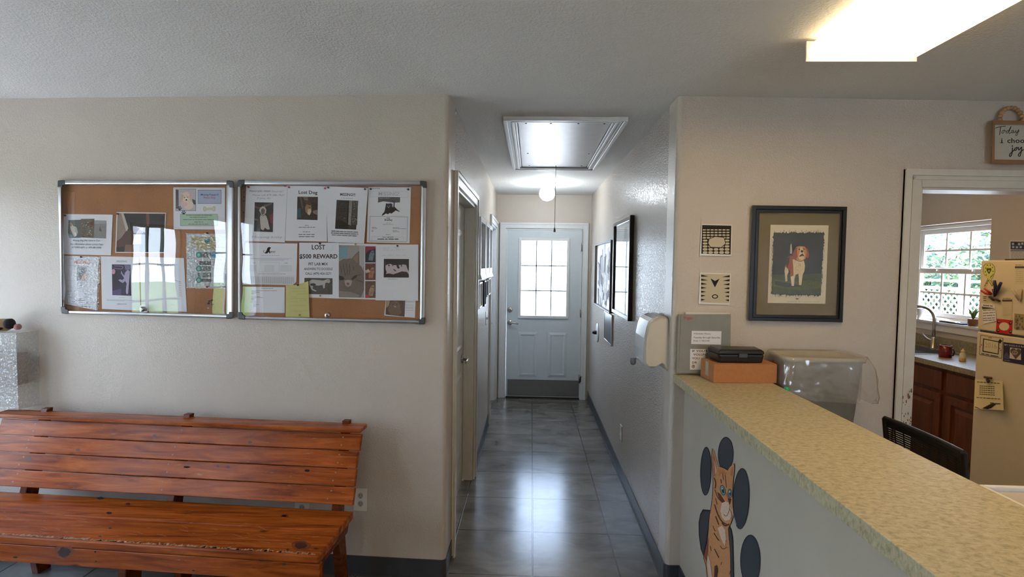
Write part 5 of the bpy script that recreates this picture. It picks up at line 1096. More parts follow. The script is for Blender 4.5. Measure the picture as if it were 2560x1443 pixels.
def f(S):
    for y in range(1072, 1340, 14): S.stroke([(499, y), (714, y+2)], .8, (190, 192, 140), False)
    S.stroke([(540, 1050), (540, 1340)], .9, (190, 160, 120), False)
    for a, b, y in ((552, 682, 1078), (552, 680, 1105), (598, 708, 1128), (552, 600, 1158), (550, 700, 1172), (620, 690, 1190), (548, 616, 1203), (552, 690, 1236), (552, 700, 1284), (580, 660, 1296)): S.scrawl(a, b, y, 8, (120, 118, 84), 1.3)
flyer(TB, .0178, [(498, 1050), (600, 1046), (706, 1010), (717, 1344), (496, 1340)], 'yellow lined note with handwriting pinned below the SPAY flyer', f, 'lined_note', mt=ink((206, 200, 130)), cat='note')
# pins
def pin(T, x, y, c, lab, off=.0195):
    off = .0072 if off == .013 else off-.0085
    p = PL.px(T[0]+x*T[2], T[1]+y*T[2], off); mb = MB().m(mat('pin_%s' % c, {'red': (.35, .02, .03), 'green': (.01, .07, .05), 'blue': (.01, .015, .09), 'yellow': (.5, .42, .03), 'white': (.7, .7, .7), 'purple': (.05, .03, .09)}[c], r=.3))
    mb.lathe(p, [(.0005, .004), (.0006, 0), (.0048, -.0002), (.0048, -.002), (.0026, -.003), (.0024, -.006), (.0042, -.0065), (.0042, -.0078), (.001, -.008)], axis='y', n=12); mb.build('push_pin', label=lab, cat='push pin', group='push pins in the notice boards')
for a in ((TA, 124, 402, 'blue', 'blue pin at the top left corner of the missing dog flyer with three photos'), (TA, 612, 388, 'blue', 'blue pin at the top left corner of the white cat photo'), (TA, 1032, 396, 'red', 'red pin at the top right corner of the white cat photo'),
          (TA, 275, 787, 'blue', 'dark pin at the top of the red headed missing flyer', .0225), (TA, 1440, 566, 'blue', 'dark pin at the top of the crinkled plastic sleeve', .0215), (TA, 1436, 1063, 'red', 'red pin at the bottom of the crinkled plastic sleeve', .0235),
          (TA, 1452, 1258, 'white', 'white pin in bare cork near the lower right of the left board', .013),
          (TA, 1458, 1195, 'green', 'green spare pin, upper left of the loose cluster in the left board', .013), (TA, 1482, 1186, 'purple', 'purple spare pin, upper right of the loose cluster in the left board', .013), (TA, 1450, 1216, 'blue', 'blue spare pin, lower left of the loose cluster in the left board', .013), (TA, 1490, 1224, 'purple', 'purple spare pin, lower right of the loose cluster in the left board', .013),
          (TB, 155, 140, 'red', 'red pin at the top left corner of the handwritten missing kitty flyer'), (TB, 492, 130, 'red', 'red pin at the top right corner of the handwritten missing kitty flyer'), (TB, 530, 142, 'red', 'red pin at the left top corner of the Lost Dog flyer', .0235), (TB, 862, 152, 'red', 'red pin at the right top corner of the Lost Dog flyer', .0235),
          (TB, 893, 146, 'green', 'green pin at the left of the house corner flyer', .0275), (TB, 1232, 160, 'green', 'green pin at the right of the house corner flyer', .0275), (TB, 1284, 158, 'green', 'green pin at the left of the Bradley flyer'), (TB, 1632, 162, 'green', 'green pin at the right of the Bradley flyer'),
          (TB, 815, 662, 'blue', 'blue pin at the top of the reward flyer'), (TB, 818, 1145, 'yellow', 'yellow pin at the bottom of the reward flyer'), (TB, 1145, 670, 'yellow', 'yellow pin at the top of the tabby face print', .0235), (TB, 1532, 684, 'blue', 'blue pin at the top of the black and white cat flyer', .0275),
          (TB, 612, 1046, 'blue', 'dark pin at the top of the yellow note', .030), (TB, 628, 1322, 'yellow', 'yellow pin at the bottom of the yellow note', .030)):
    pin(*a)

# ================================================================== FRAMED DOG PICTURE AND TILES (front right wall)
TD = (1680, 490, .22868)
fe_ = empty('framed_dog_picture', tuple(PR.px(1995, 660, 0)), 'black framed art print of a beagle standing on grass with an olive mat', 'framed picture')
fo = [(880, 102), (1916, 118), (1866, 1382), (836, 1364)]; fi = [(958, 180), (1842, 192), (1800, 1308), (918, 1298)]
fm_ = [tuple(a+(b-a)*.55 for a, b in zip(p, q)) for p, q in zip(fo, fi)]
mb = MB().m(M_FBLACK)
for b in pqframe(M_FBLACK, PR, fo, fm_, .001, .026, TD, True)+pqframe(M_FBLACK, PR, fm_, fi, .001, .018, TD, True): mb.add(b.v, b.f)
mb.build('frame', fe_, bevel=.002)
S = Sheet(PR, .006, TD).base(fi, ink((112, 98, 52)), .001); S.build('mat_board', parent=fe_, label='olive green mat')
S = Sheet(PR, .0080, TD).base([(1078, 315), (1712, 322), (1676, 1180), (1045, 1170)], ink((214, 206, 180)), .0008)
random.seed(11)
edge = []
def rough(p, q, n, amp, nx, ny):
    r = []
    for i in range(n):
        t = i/n; d = random.uniform(-amp, amp*.3)*(1 if i % 2 else .2); r.append((p[0]+(q[0]-p[0])*t+nx*d, p[1]+(q[1]-p[1])*t+ny*d))
    return r
GR = (44, 46, 36)
edge = rough((1112, 405), (1662, 405), 60, 22, 0, 1)+rough((1662, 405), (1622, 1090), 44, 14, -1, 0)+rough((1622, 1090), (1085, 1075), 60, 20, 0, -1)+rough((1085, 1075), (1112, 405), 44, 14, 1, 0)
S.poly(edge, GR, .15)
S.poly([(1092, 862), (1640, 850), (1626, 1080), (1088, 1068)], (66, 76, 34), .25); S.poly([(1090, 900), (1300, 940), (1500, 920), (1634, 945), (1628, 1010), (1400, 1030), (1090, 990)], (84, 92, 40), .3); S.poly([(1120, 930), (1330, 960), (1420, 990), (1250, 1000), (1130, 970)], (40, 44, 26), .2)
for i in range(34):
    x = random.uniform(1115, 1650); S.stroke([(x, 412), (x+random.uniform(-3, 3), 412-random.uniform(8, 46))], 2.2, GR, False)
for i in range(30):
    x = random.uniform(1090, 1600); S.stroke([(x, 1075), (x+random.uniform(-8, 14), 1080+random.uniform(6, 38))], 2.2, GR, False)
for i in range(14):
    y = random.uniform(440, 1040); x = 1112-27*(y-405)/670; S.stroke([(x-6-random.uniform(0, 9), y), (x-9, y+random.uniform(20, 60))], 2.2, GR, False); x = 1662-38*(y-405)/680; S.stroke([(x+6, y), (x+6+random.uniform(0, 9), y+random.uniform(20, 60))], 2.2, GR, False)
DW = (214, 196, 156); DB = (150, 78, 36)
S.poly([(1290, 640), (1294, 540), (1300, 520), (1308, 528), (1312, 600), (1308, 645)], (196, 190, 172)); S.poly([(1286, 630), (1310, 632), (1300, 662), (1285, 660)], (40, 30, 24))
S.poly([(1240, 760), (1262, 770), (1275, 830), (1258, 870), (1262, 930), (1240, 938), (1236, 880), (1230, 820)], (206, 192, 158)); S.poly([(1250, 720), (1262, 670), (1300, 650), (1330, 680), (1330, 760), (1310, 830), (1275, 810), (1240, 770)], DB, .15); S.poly([(1246, 740), (1262, 680), (1290, 660), (1280, 740), (1260, 790)], (66, 34, 24))
S.poly([(1330, 690), (1352, 700), (1440, 700), (1454, 760), (1448, 820), (1430, 860), (1424, 900), (1414, 975), (1388, 975), (1386, 900), (1380, 850), (1352, 862), (1340, 905), (1334, 985), (1308, 985), (1300, 900), (1290, 820), (1310, 760), (1318, 700)], DW, .08)
S.poly([(1292, 700), (1318, 690), (1326, 780), (1328, 870), (1300, 885), (1290, 820), (1284, 770)], DB, .15)
S.poly([(1296, 884), (1330, 876), (1334, 960), (1330, 984), (1308, 984)], (224, 212, 184)); S.poly([(1388, 900), (1424, 880), (1414, 974), (1388, 974)], (220, 208, 178))
S.poly([(1336, 640), (1346, 580), (1362, 556), (1400, 548), (1446, 552), (1468, 572), (1482, 600), (1470, 650), (1456, 690), (1420, 712), (1372, 704), (1346, 680)], (196, 138, 84), .08)
S.poly([(1342, 580), (1370, 560), (1366, 610), (1372, 660), (1352, 702), (1326, 690), (1314, 660), (1326, 620)], (146, 74, 34), .1); S.poly([(1456, 566), (1482, 580), (1496, 630), (1496, 665), (1480, 684), (1466, 665), (1472, 610)], (158, 82, 40), .1)
S.poly([(1402, 560), (1426, 560), (1436, 600), (1452, 640), (1444, 680), (1420, 704), (1392, 694), (1378, 670), (1396, 610)], (222, 196, 150), .05); S.ell(1392, 583, 9, 7, (40, 26, 20)); S.ell(1443, 580, 8, 7, (40, 26, 20)); S.ell(1421, 606, 15, 13, (34, 28, 26)); S.poly([(1412, 640), (1424, 628), (1440, 644), (1446, 660), (1424, 656), (1400, 664), (1386, 662), (1400, 648)], (40, 30, 28)); S.stroke([(1350, 700), (1400, 716), (1446, 704)], 5, (60, 56, 58))
for p in ([(1380, 730), (1390, 760), (1372, 780)], [(1360, 800), (1380, 820)], [(1400, 740), (1404, 770)], [(1360, 770), (1350, 790)]): S.stroke(p, 4, (168, 140, 96))
S.scrawl(1258, 1400, 1157, 16, (120, 112, 92), 2.6, .0); S.scrawl(1440, 1610, 1160, 14, (130, 122, 100), 2.2); S.ell(1368, 1125, 18, 8, (110, 100, 80))
S.build('art_print', parent=fe_)
S = Sheet(PR, .0145, TD).base(fi, M_PICGL, .0012); S.build('glass_pane', parent=fe_)
def tile(name, q, lab, fn):
    S = Sheet(PR, .0008, TD).base(q, mat('tile_ceramic', (.70, .66, .57), r=.2), .007); S.t = .007; fn(S); return S.build(name, label=lab, cat='decorative tile')
def f(S):
    S.poly([(330, 318), (648, 326), (640, 640), (320, 632)], (26, 22, 20))
    W_ = (200, 190, 164)
    for r in range(9):
        y = 618-r*34+r*r*.4; h_ = 14-r*.9; n_ = 5
        for i in range(5+(r > 4)*2):
            nn = 5+(r > 4)*2; x = 332+(i+.5)*300/nn; w_ = 130/nn*.98
            if y < 345: continue
            S.poly([(x-w_, y-h_*.4), (x-w_*.6, y-h_), (x+w_*.6, y-h_), (x+w_, y-h_*.4), (x+w_, y+h_*.4), (x+w_*.6, y+h_), (x-w_*.6, y+h_), (x-w_, y+h_*.4)], W_)
    S.poly([(400, 470), (470, 440), (570, 450), (590, 520), (540, 570), (420, 565), (390, 520)], (26, 22, 20)); S.poly([(407, 474), (472, 447), (565, 456), (583, 520), (537, 562), (424, 558), (397, 518)], W_)
tile('decorative_tile', [(322, 306), (660, 312), (648, 660), (305, 650)], 'upper black and white wall tile with a paved pattern, left of the dog picture', f)
def f(S):
    W_ = (200, 190, 164); K_ = (26, 22, 20); random.seed(21)
    S.poly([(318, 850), (634, 858), (622, 1172), (312, 1164)], W_)
    for k in range(7):
        S.poly([(318, 860+k*44), (400-k*6, 880+k*42), (318, 884+k*44)], K_); S.poly([(632-k*1.5, 866+k*44), (546+k*6, 886+k*42), (631-k*1.5, 890+k*44)], K_)
    S.poly([(420, 900), (470, 930), (520, 904), (490, 960), (470, 1000), (448, 958)], K_); S.ell(470, 1100, 34, 24, K_); S.ell(470, 1100, 22, 14, W_)
tile('decorative_tile', [(308, 838), (646, 848), (630, 1192), (292, 1180)], 'lower black and white wall tile, left of the dog picture above the binder', f)

# wooden sign with bead loop
sg = empty('wooden_sign', tuple(PR.px(2530, 350, 0)), 'small wood framed sign reading Today i choose joy with a bead loop', 'sign')
TS = (2440, 250, .11776)
def sp(x, y, o): return PR.px(TS[0]+x*TS[2], TS[1]+y*TS[2], o)
M_SW = mat('light_brown_wood', (.30, .145, .06), r=.6, noise=.15, nscale=12, stretch=(1, 8, 1))
SGW = 1560
so_ = [(352, 432), (SGW, 452), (SGW-10, 1372), (338, 1352)]; si_ = [(404, 512), (SGW-50, 530), (SGW-60, 1282), (395, 1262)]
for b in pqframe(M_SW, PR, so_, si_, .001, .040, TS, True): b.build('sign_frame', sg, bevel=.001)
S = Sheet(PR, .022, TS).base(si_, ink((190, 186, 172)), .002)
KK = (30, 26, 24)
S.stroke([(412, 598), (470, 578), (560, 562), (630, 556)], 13, KK); S.stroke([(522, 570), (512, 660), (500, 744)], 15, KK)
S.stroke([(596, 640), (560, 660), (548, 700), (572, 706), (596, 676), (598, 642), (640, 668)], 11, KK); S.stroke([(690, 650), (650, 662), (640, 696), (662, 706), (690, 668), (735, 575), (744, 572), (700, 680), (712, 716), (740, 690)], 11, KK)
S.stroke([(800, 640), (762, 652), (748, 690), (770, 698), (800, 650), (790, 690), (812, 698), (840, 660)], 11, KK); S.stroke([(852, 640), (838, 680), (856, 692), (890, 650), (908, 632), (890, 700), (866, 752), (842, 744), (866, 700), (920, 660)], 11, KK)
S.text('i', 535, 560, 912, 100, KK, 0, .02); S.rect(515, 902, 578, 916, KK); S.text('choose', 664, 1190, 912, 100, KK, 0, .012)
S.stroke([(775, 1010), (770, 1080), (760, 1150), (735, 1196), (712, 1190), (720, 1150), (780, 1090), (830, 1040)], 20, KK); S.ell(772, 978, 16, 14, KK); S.stroke([(862, 1010), (826, 1030), (818, 1066), (842, 1070), (866, 1036), (860, 1008), (896, 1024)], 17, KK); S.stroke([(905, 1000), (900, 1050), (922, 1058), (968, 1000), (960, 1090), (936, 1186), (908, 1192), (900, 1160), (950, 1100), (1010, 1050)], 19, KK)
S.build('sign_panel', parent=sg, label='white panel with black script lettering')
for k in range(11):
    a = PI*k/10; cx_, cy_ = 745, 425
    x = cx_-240*math.cos(a); y = cy_-262*math.sin(a)
    p = sp(x, y, .022); mb = MB().m(mat('pale_wood_bead', (.42, .25, .12), r=.55, noise=.15)); mb.ball(p, .0098 if k % 2 else .0108, 14); mb.build('bead', sg)

# ================================================================== HALL FURNISHINGS
def hall_frame(name, y0, y1, z0, z1, mt, bar, dep, lab, side=1, inner=None, cat='framed picture', pane=True, art=None, x=None):
    "framed picture on a hall wall: side=1 right wall, -1 left wall"
    xw = XR if side > 0 else XL; sg_ = -side
    e = empty(name, (xw, (y0+y1)/2, (z0+z1)/2), lab, cat)
    mb = MB().m(mt); X = lambda d: xw+sg_*d
    for a, b, c, d in ((y0, y1, z1-bar, z1), (y0, y1, z0, z0+bar), (y0, y0+bar, z0+bar, z1-bar), (y1-bar, y1, z0+bar, z1-bar)): mb.box(min(X(.001), X(dep)), max(X(.001), X(dep)), a, b, c, d)
    mb.build('frame', e, bevel=.003)
    mb = MB().m(inner or M_PAPERW); mb.box(min(X(.003), X(.010)), max(X(.003), X(.010)), y0+bar, y1-bar, z0+bar, z1-bar)
    if art: art(mb, X)
    mb.build('picture', e, fix=False)
    if pane:
        mb = MB().m(M_HGLASS); mb.face([(X(dep*.6), a, b) for a, b in ((y0+bar, z0+bar), (y1-bar, z0+bar), (y1-bar, z1-bar), (y0+bar, z1-bar))]); mb.build('glass_pane', e)
    return e
M_HGLASS = glass('framed_glass', f0=.06, rough=.02)
def patches(seed, y0, y1, z0, z1, n, cols, sz):
    def fn(mb, X):
        random.seed(seed)
        for i in range(n):
            a = random.uniform(y0, y1); b = random.uniform(z0, z1); w, h_ = random.uniform(*sz), random.uniform(*sz); mb.m(ink(random.choice(cols), .2)); t = random.uniform(-.4, .4); d = .0104+i*.00004
            mb.face([(X(d), a+dx*w*math.cos(t)-dz*h_*math.sin(t), b+dx*w*math.sin(t)+dz*h_*math.cos(t)) for dx, dz in ((-.5, -.5), (.5, -.5), (.5, .5), (-.5, .5))])
    return fn
hall_frame('framed_poster', 3.68, 4.42, 1.235, 1.97, M_FBLACK, .028, .030, 'large black framed poster under glass on the right hall wall', inner=ink((190, 192, 196)), art=patches(3, 3.85, 4.25, 1.4, 1.85, 14, [(150, 154, 160), (110, 112, 120), (205, 206, 208)], (.05, .2)))
hall_frame('framed_poster', 4.53, 5.64, 1.21, 1.84, mat('dark_wood_edge', (.10, .085, .08), r=.4), .012, .034, 'black and white photo collage on the right hall wall beyond the black framed poster', inner=M_WHITE, pane=False, art=patches(6, 4.65, 5.5, 1.28, 1.76, 46, [(30, 30, 32), (70, 70, 74), (150, 150, 154), (214, 214, 216), (232, 232, 234)], (.05, .2)))
hall_frame('framed_poster', 4.52, 4.97, .93, 1.195, M_ALU, .010, .014, 'small dark silver edged picture below the collage on the right hall wall', inner=mat('dark_print', (.03, .03, .035), r=.3))
e = empty('round_wall_plate', (XR, 5.52, .92), 'round white plate with a dark knob on the right hall wall near the far door', 'wall plate')
mb = MB().m(M_WHITE); mb.lathe((XR-.0005, 5.52, .92), [(.10, 0), (.10, -.006), (.09, -.012), (.02, -.014)], axis='x', n=32); mb.build('plate', e)
mb = MB().m(M_BLACK); mb.lathe((XR-.014, 5.52, .92), [(.02, 0), (.022, -.01), (.016, -.035), (.008, -.045)], axis='x', n=18); mb.build('knob', e)
# three white window-like frames and a row of small ones on the left hall wall
M_MIRR = mat('mirror_glass', (.6, .65, .68), r=.03, metal=1)
for a, b, lab in ((4.02, 4.46, 'nearest of the three tall white framed mirrors on the left hall wall'), (4.50, 4.84, 'middle one of the three tall white framed mirrors on the left hall wall'), (4.88, 5.20, 'farthest of the three tall white framed mirrors on the left hall wall')):
    o = hall_frame('white_framed_mirror', a, b, 1.545, 1.98, M_WHITE, .035, .032, lab, -1, inner=M_MIRR, cat='mirror', pane=False); o['group'] = 'white framed mirrors on the left hall wall'
    mb = MB().m(M_WHITE); mb.prism([(XL+.001, a-.012, 1.50), (XL+.045, a-.012, 1.50), (XL+.03, a, 1.545), (XL+.001, a, 1.545)], [(XL+.001, b+.012, 1.50), (XL+.045, b+.012, 1.50), (XL+.03, b, 1.545), (XL+.001, b, 1.545)]); mb.build('sill_moulding', o)
for a, b, z0, z1, mt_, lab in ((3.985, 4.02, 1.27, 1.475, mat('grey_frame', (.12, .12, .125)), 'grey edged nearest one of the small frames under the white mirrors'), (4.07, 4.30, 1.27, 1.475, M_WHITE, 'widest white one of the small frames under the white mirrors'), (4.36, 4.50, 1.265, 1.48, M_BLACK, 'solid black one of the small frames under the white mirrors'), (4.56, 4.68, 1.30, 1.475, mat('grey_frame', (.12, .12, .125)), 'grey one of the small frames under the white mirrors, right of the black one'), (4.76, 4.86, 1.32, 1.475, mat('grey_frame', (.12, .12, .125)), 'second grey one of the small frames from the far end under the white mirrors'), (4.94, 5.16, 1.325, 1.485, M_WHITE, 'farthest white one of the small frames under the white mirrors')):
    o = hall_frame('small_picture_frame', a, b, z0, z1, mt_, .012, .022 if mt_ != M_BLACK else .035, lab, -1, inner=M_PAPERW if mt_ == M_WHITE else M_BLACK, pane=False); o['group'] = 'small frames on the left hall wall'
# paper towel dispenser
dp = empty('towel_dispenser', (XR-.07, 2.83, 1.07), 'cream paper towel dispenser on the hall corner above the counter end', 'dispenser')
PD = Plane((0, 2.70, 0), (0, -1, 0)); T6 = (1110, 680, .2634)
d6 = lambda pts, y=2.70: [Plane((0, 2.70, 0), (0, -1, 0)).px(T6[0]+a*T6[2], T6[1]+b*T6[2])+Vector((0, y-2.70, 0)) for a, b in pts]
prof6 = [(2108, 426), (2128, 440), (2132, 470), (2128, 700), (2122, 945), (2112, 935), (2090, 888), (2068, 872), (2035, 890), (1998, 912), (1930, 905), (1908, 872), (1910, 760), (1920, 640), (1940, 540), (1962, 484), (2000, 456), (2050, 436)]
def shp(y, t):
    P_ = d6(prof6, y); c = sum((p for p in P_), Vector())/len(P_); c.x = XR-.0006
    q = [c+(p-c)*t for p in P_]
    for a in q: a.x = min(a.x, XR-.0006)
    return q
mb = MB().m(M_CPLAST); mb.loft([shp(2.695, .93), shp(2.703, .98), shp(2.715, 1.0), shp(2.95, 1.0), shp(2.965, .97)], smooth=True); mb.build('dispenser_body', dp)
mb = MB().m(mat('glossy_white_shell', (.75, .77, .78), r=.12, coat=.5)); P_ = shp(2.735, 1.035); Q_ = shp(2.955, 1.035); k0, k1 = 10, 17
for i in range(k0, k1): mb.face([P_[i], P_[i+1], Q_[i+1], Q_[i]])
mb.face([P_[i] for i in range(k0, k1+1)]+[d6(prof6, 2.735)[i] for i in range(k1, k0-1, -1)])
mb.build('front_shell', dp, fix=False, label='glossy white front shell')
mb = MB().m(mat('grey_lever', (.22, .24, .25), r=.4)); q = d6([(1880, 905)], 2.93)[0]; mb.lathe((q.x-.002, q.y, q.z-.03), [(.010, 0), (.016, .008), (.017, .04)], n=14); mb.build('push_lever', dp)
mb = MB().m(M_CPLAST); q = d6([(2010, 925)], 2.80)[0]; mb.lathe((q.x, q.y, q.z-.012), [(.006, 0), (.014, .006), (.016, .02), (.016, .035)], n=14); mb.build('nozzle', dp)

# ================================================================== KITCHEN
def cab_unit(y0, y1, doors, lab):
    e = empty('base_cabinet', (3.42, (y0+y1)/2, 0), lab, 'cabinet'); xf = 3.165
    mb = MB().m(M_CAB); mb.box(xf, XW-.002, y0, y1, .10, .872); mb.box(xf+.07, XW-.002, y0+.001, y1-.001, .0, .10); mb.build('cabinet_body', e)
    n = doors; w = (y1-y0)/n
    for k in range(n):
        a, b = y0+w*k+.022, y0+w*(k+1)-.022; fx = lambda y, z, d: Vector((xf-.001-d, y, z))
        for nm, z0, z1 in (('drawer', .70, .845), ('cabinet_door', .135, .672)):
            mb = MB().m(M_CAB); x = xf-.019
            if nm == 'drawer':
                mb.box(x, xf-.0005, a, b, z0, z1)
            else:
                st_ = .058
                for q in ((a, b, z1-st_, z1), (a, b, z0, z0+st_), (a, a+st_, z0+st_, z1-st_), (b-st_, b, z0+st_, z1-st_)): mb.box(x, xf-.0005, *q)
                fr = lambda i, xx: [(xx, a+i, z0+i), (xx, b-i, z0+i), (xx, b-i, z1-i), (xx, a+i, z1-i)]
                R0, R1, R2 = fr(st_, xf-.006), fr(st_+.022, xf-.007), fr(st_+.05, xf-.018)
                for A__, B__ in ((R0, R1), (R1, R2)):
                    for i in range(4): j = (i+1) % 4; mb.face([A__[i], A__[j], B__[j], B__[i]])
                mb.face(R2)
            mb.build(nm, e, bevel=.004 if nm == 'drawer' else .002)
    return e
cab_unit(3.64, 4.10, 1, 'stained wood base cabinet between the refrigerator and the sink cabinet')
cab_unit(4.103, 4.98, 2, 'stained wood sink cabinet left of the narrow cabinet beside the refrigerator')
cab_unit(4.983, 5.92, 2, 'stained wood base cabinet at the far end of the kitchen counter')
SK = (3.215, 3.58, 4.52, 5.26)
ct = empty('kitchen_countertop', (3.42, 4.8, .875), 'brown laminate kitchen countertop with a backsplash under the window', 'countertop')
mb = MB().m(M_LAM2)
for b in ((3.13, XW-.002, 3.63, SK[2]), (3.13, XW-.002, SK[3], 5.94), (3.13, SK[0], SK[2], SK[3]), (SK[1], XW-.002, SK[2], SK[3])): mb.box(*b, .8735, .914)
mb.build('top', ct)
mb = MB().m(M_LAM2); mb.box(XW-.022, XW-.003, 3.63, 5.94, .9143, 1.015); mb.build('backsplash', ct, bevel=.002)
sk = empty('kitchen_sink', (3.4, 4.9, .75), 'stainless steel sink set in the kitchen counter below the faucet', 'sink')
mb = MB().m(M_STEEL); a, b, c, d = SK; r_ = .018
ring(mb, (a-r_, b+r_, c-r_, d+r_), (a+.012, b-.012, c+.012, d-.012), .9143, .918)
for q in ((a+.003, a+.012, c+.003, d-.003), (b-.012, b-.003, c+.003, d-.003)): mb.box(*q, .876, .914)
for q in ((a+.012, b-.012, c+.003, c+.012), (a+.012, b-.012, d-.012, d-.003)): mb.box(*q, .876, .914)
mb.build('sink_rim', sk); mb = MB().m(mat('dark_steel', (.10, .10, .105), r=.3, metal=.8)); mb.box(a+.012, b-.012, c+.012, d-.012, .8762, .880); mb.build('basin', sk)
ft = empty('kitchen_faucet', (3.645, 4.90, .915), 'brushed gooseneck faucet with a side lever at the kitchen sink', 'faucet')
FB = zpx(2331, 862, .918); fx_, fy_ = 3.645, FB.y
PQ = Plane((0, 0, 0), (0, -1, 0))
fy_ = fy_*3.645/FB.x if False else fy_
base = Vector((3.632, Plane((3.632, 0, 0), (-1, 0, 0)).px(2333, 862).y, .9144))
mb = MB().m(M_CHROME); mb.lathe(base, [(.026, 0), (.026, .006), (.020, .012), (.019, .09), (.015, .10)])
R0 = .105; top = base.z+.27; pth = [base+Vector((0, 0, .09)), base+Vector((0, 0, .18)), Vector((base.x, base.y, top))]
for i in range(1, 13):
    a = PI*i/12*.94; pth.append(Vector((base.x-R0+R0*math.cos(a), base.y+.02*i/12*3, top+R0*math.sin(a))))
mb.tube(pth, [.014]*len(pth), 14); mb.build('spout', ft)
e_ = pth[-1]; mb = MB().m(M_CHROME); mb.tube([e_, e_+Vector((-.004, 0, -.06))], [.015, .018], 14); mb.build('spray_head', ft)
mb = MB().m(M_CHROME); mb.tube([base+Vector((0, .0, .065)), base+Vector((-.02, .06, .085)), base+Vector((-.03, .105, .125))], [.009, .008, .006], 10); mb.build('lever_handle', ft)
def onc(x, y, z): return zpx(x, y, z)
zc_ = .9145
p = onc(2363, 893, zc_)
mg = empty('mug', tuple(p), 'dark red mug with a black handle on the kitchen counter', 'mug')
mb = MB().m(mat('red_glaze', (.13, .008, .01), r=.2)); mb.lathe(p, [(.0, 0), (.041, 0), (.0435, .004), (.044, .096), (.040, .097), (.039, .008), (.0, .006)]); mb.build('cup', mg)
mb = MB().m(M_BLACK); mb.tube([p+Vector((.0, -.042-0.0, .080)), p+Vector((.01, -.068, .074)), p+Vector((.012, -.074, .048)), p+Vector((.01, -.066, .024)), p+Vector((0, -.042, .016))], .006, 8); mb.build('handle', mg)
p = onc(2406, 903, zc_)
bo = empty('squeeze_bottle', tuple(p), 'small pale bottle of yellow liquid on the kitchen counter beside the red mug', 'bottle')
mb = MB().m(mat('translucent_bottle', (.55, .52, .42), r=.25)); mb.lathe(p, [(.0, 0), (.020, 0), (.021, .003), (.021, .055), (.013, .066), (.012, .072)]); mb.build('bottle_body', bo)
mb = MB().m(mat('yellow_liquid', (.55, .38, .08), r=.3)); mb.lathe(p, [(.0214, .003), (.0216, .004), (.0216, .024), (.0214, .025)]); mb.build('liquid', bo)
mb = MB().m(mat('yellow_cap', (.6, .48, .22), r=.4)); mb.lathe(p, [(.013, .0725), (.014, .075), (.013, .084), (.006, .088), (.004, .098), (.0, .099)]); mb.build('cap', bo)
p = onc(2405, 878, zc_)
br = empty('dish_brush', tuple(p), 'clear handled dish brush with teal bristles on the kitchen counter', 'brush')
mb = MB().m(mat('clear_handle', (.45, .45, .42), r=.15)); mb.tube([p+Vector((.03, .11, .035)), p+Vector((.04, .09, .075)), p+Vector((.04, .04, .095)), p+Vector((.03, -.02, .08)), p+Vector((.02, -.05, .035))], [.009, .010, .011, .010, .008], 10); mb.build('brush_handle', br)
mb = MB().m(mat('teal_bristles', (.02, .22, .30), r=.6)); mb.loft([[Vector((p.x+.03, p.y+.03, 0))+Vector((q.x, q.y, z)) for q in rrect(0, 0, .03*s_, .085*s_, .02, 0)] for z, s_ in ((zc_+.0005, .9), (zc_+.03, 1.0), (zc_+.038, .9))]); mb.build('brush_head', br)
p = onc(2436, 886, zc_); mb = MB().m(mat('dark_cloth', (.02, .025, .05), r=.9)); mb.loft([[Vector((3.52, 3.93, 0))+Vector((q.x, q.y, z)) for q in rrect(0, 0, .08*s_, .13*s_, .04, 0, w=.006)] for z, s_ in ((zc_+.0005, 1), (zc_+.022, .95), (zc_+.034, .6))]); mb.build('dish_cloth', label='dark blue cloth crumpled on the kitchen counter against the refrigerator', cat='cloth')
p = onc(2299, 862, zc_); mb = MB().m(M_BLACK); p.x = 3.60; mb.lathe((3.63, 5.15, zc_), [(.035, 0), (.035, .01), (.02, .016), (.018, .04), (.0, .042)]); mb.build('sink_stopper', label='black sink stopper on the counter behind the sink', cat='stopper')
# things on the window sill
zs = KWY[2]+.001
def sl(x, y): q = zpx(x, y, zs); return Vector((3.735, q.y*3.735/q.x if q.x else q.y, zs))
p = sl(2304, 787); mb = MB().m(M_WHITE); e = empty('white_cup', tuple(p), 'white cup at the left end of the kitchen window sill', 'cup'); mb.lathe(p, [(.0, 0), (.032, 0), (.038, .10), (.034, .10), (.03, .006), (.0, .005)]); mb.build('cup_body', e)
mb = MB().m(M_WHITE); mb.tube([p+Vector((-.0, .034, .08)), p+Vector((-.01, .06, .07)), p+Vector((-.01, .058, .035)), p+Vector((0, .031, .025))], .005, 8); mb.build('handle', e)
p = sl(2384, 793); mb = MB().m(mat('navy_cover', (.012, .02, .05), r=.3)); mb.box(p.x-.035, p.x+.04, p.y-.14, p.y+.12, zs, zs+.012); mb.build('notebook', label='dark blue notebook lying on the kitchen window sill', cat='notebook', bevel=.002)
mb = MB().m(M_PAPERW); mb.box(p.x-.035, p.x+.02, p.y-.05, p.y+.10, zs+.0125, zs+.018); mb.build('envelope', label='white envelope lying on top of the dark notebook on the sill', cat='envelope')
p = sl(2433, 797); e = empty('potted_plant', tuple(p), 'small green plant in a brown glass jar on the window sill by the refrigerator', 'plant')
mb = MB().m(mat('amber_jar', (.22, .09, .035), r=.15)); mb.lathe(p, [(.0, 0), (.034, 0), (.038, .06), (.037, .062), (.0, .058)]); mb.build('jar', e)
mb = MB().m(mat('succulent_green', (.10, .22, .06), r=.5)); random.seed(2)
for i in range(14):
    a = random.uniform(0, 2*PI); L = random.uniform(.04, .11); t_ = random.uniform(.1, .5); d = Vector((math.cos(a)*t_, math.sin(a)*t_, 1)).normalized(); b0 = p+Vector((0, 0, .058)); mb.tube([b0, b0+d*L*.6+Vector((0, 0, .005)), b0+d*L+Vector((math.cos(a)*.01, math.sin(a)*.01, 0))], [.006, .007, .001], 6)
mb.build('leaves', e)

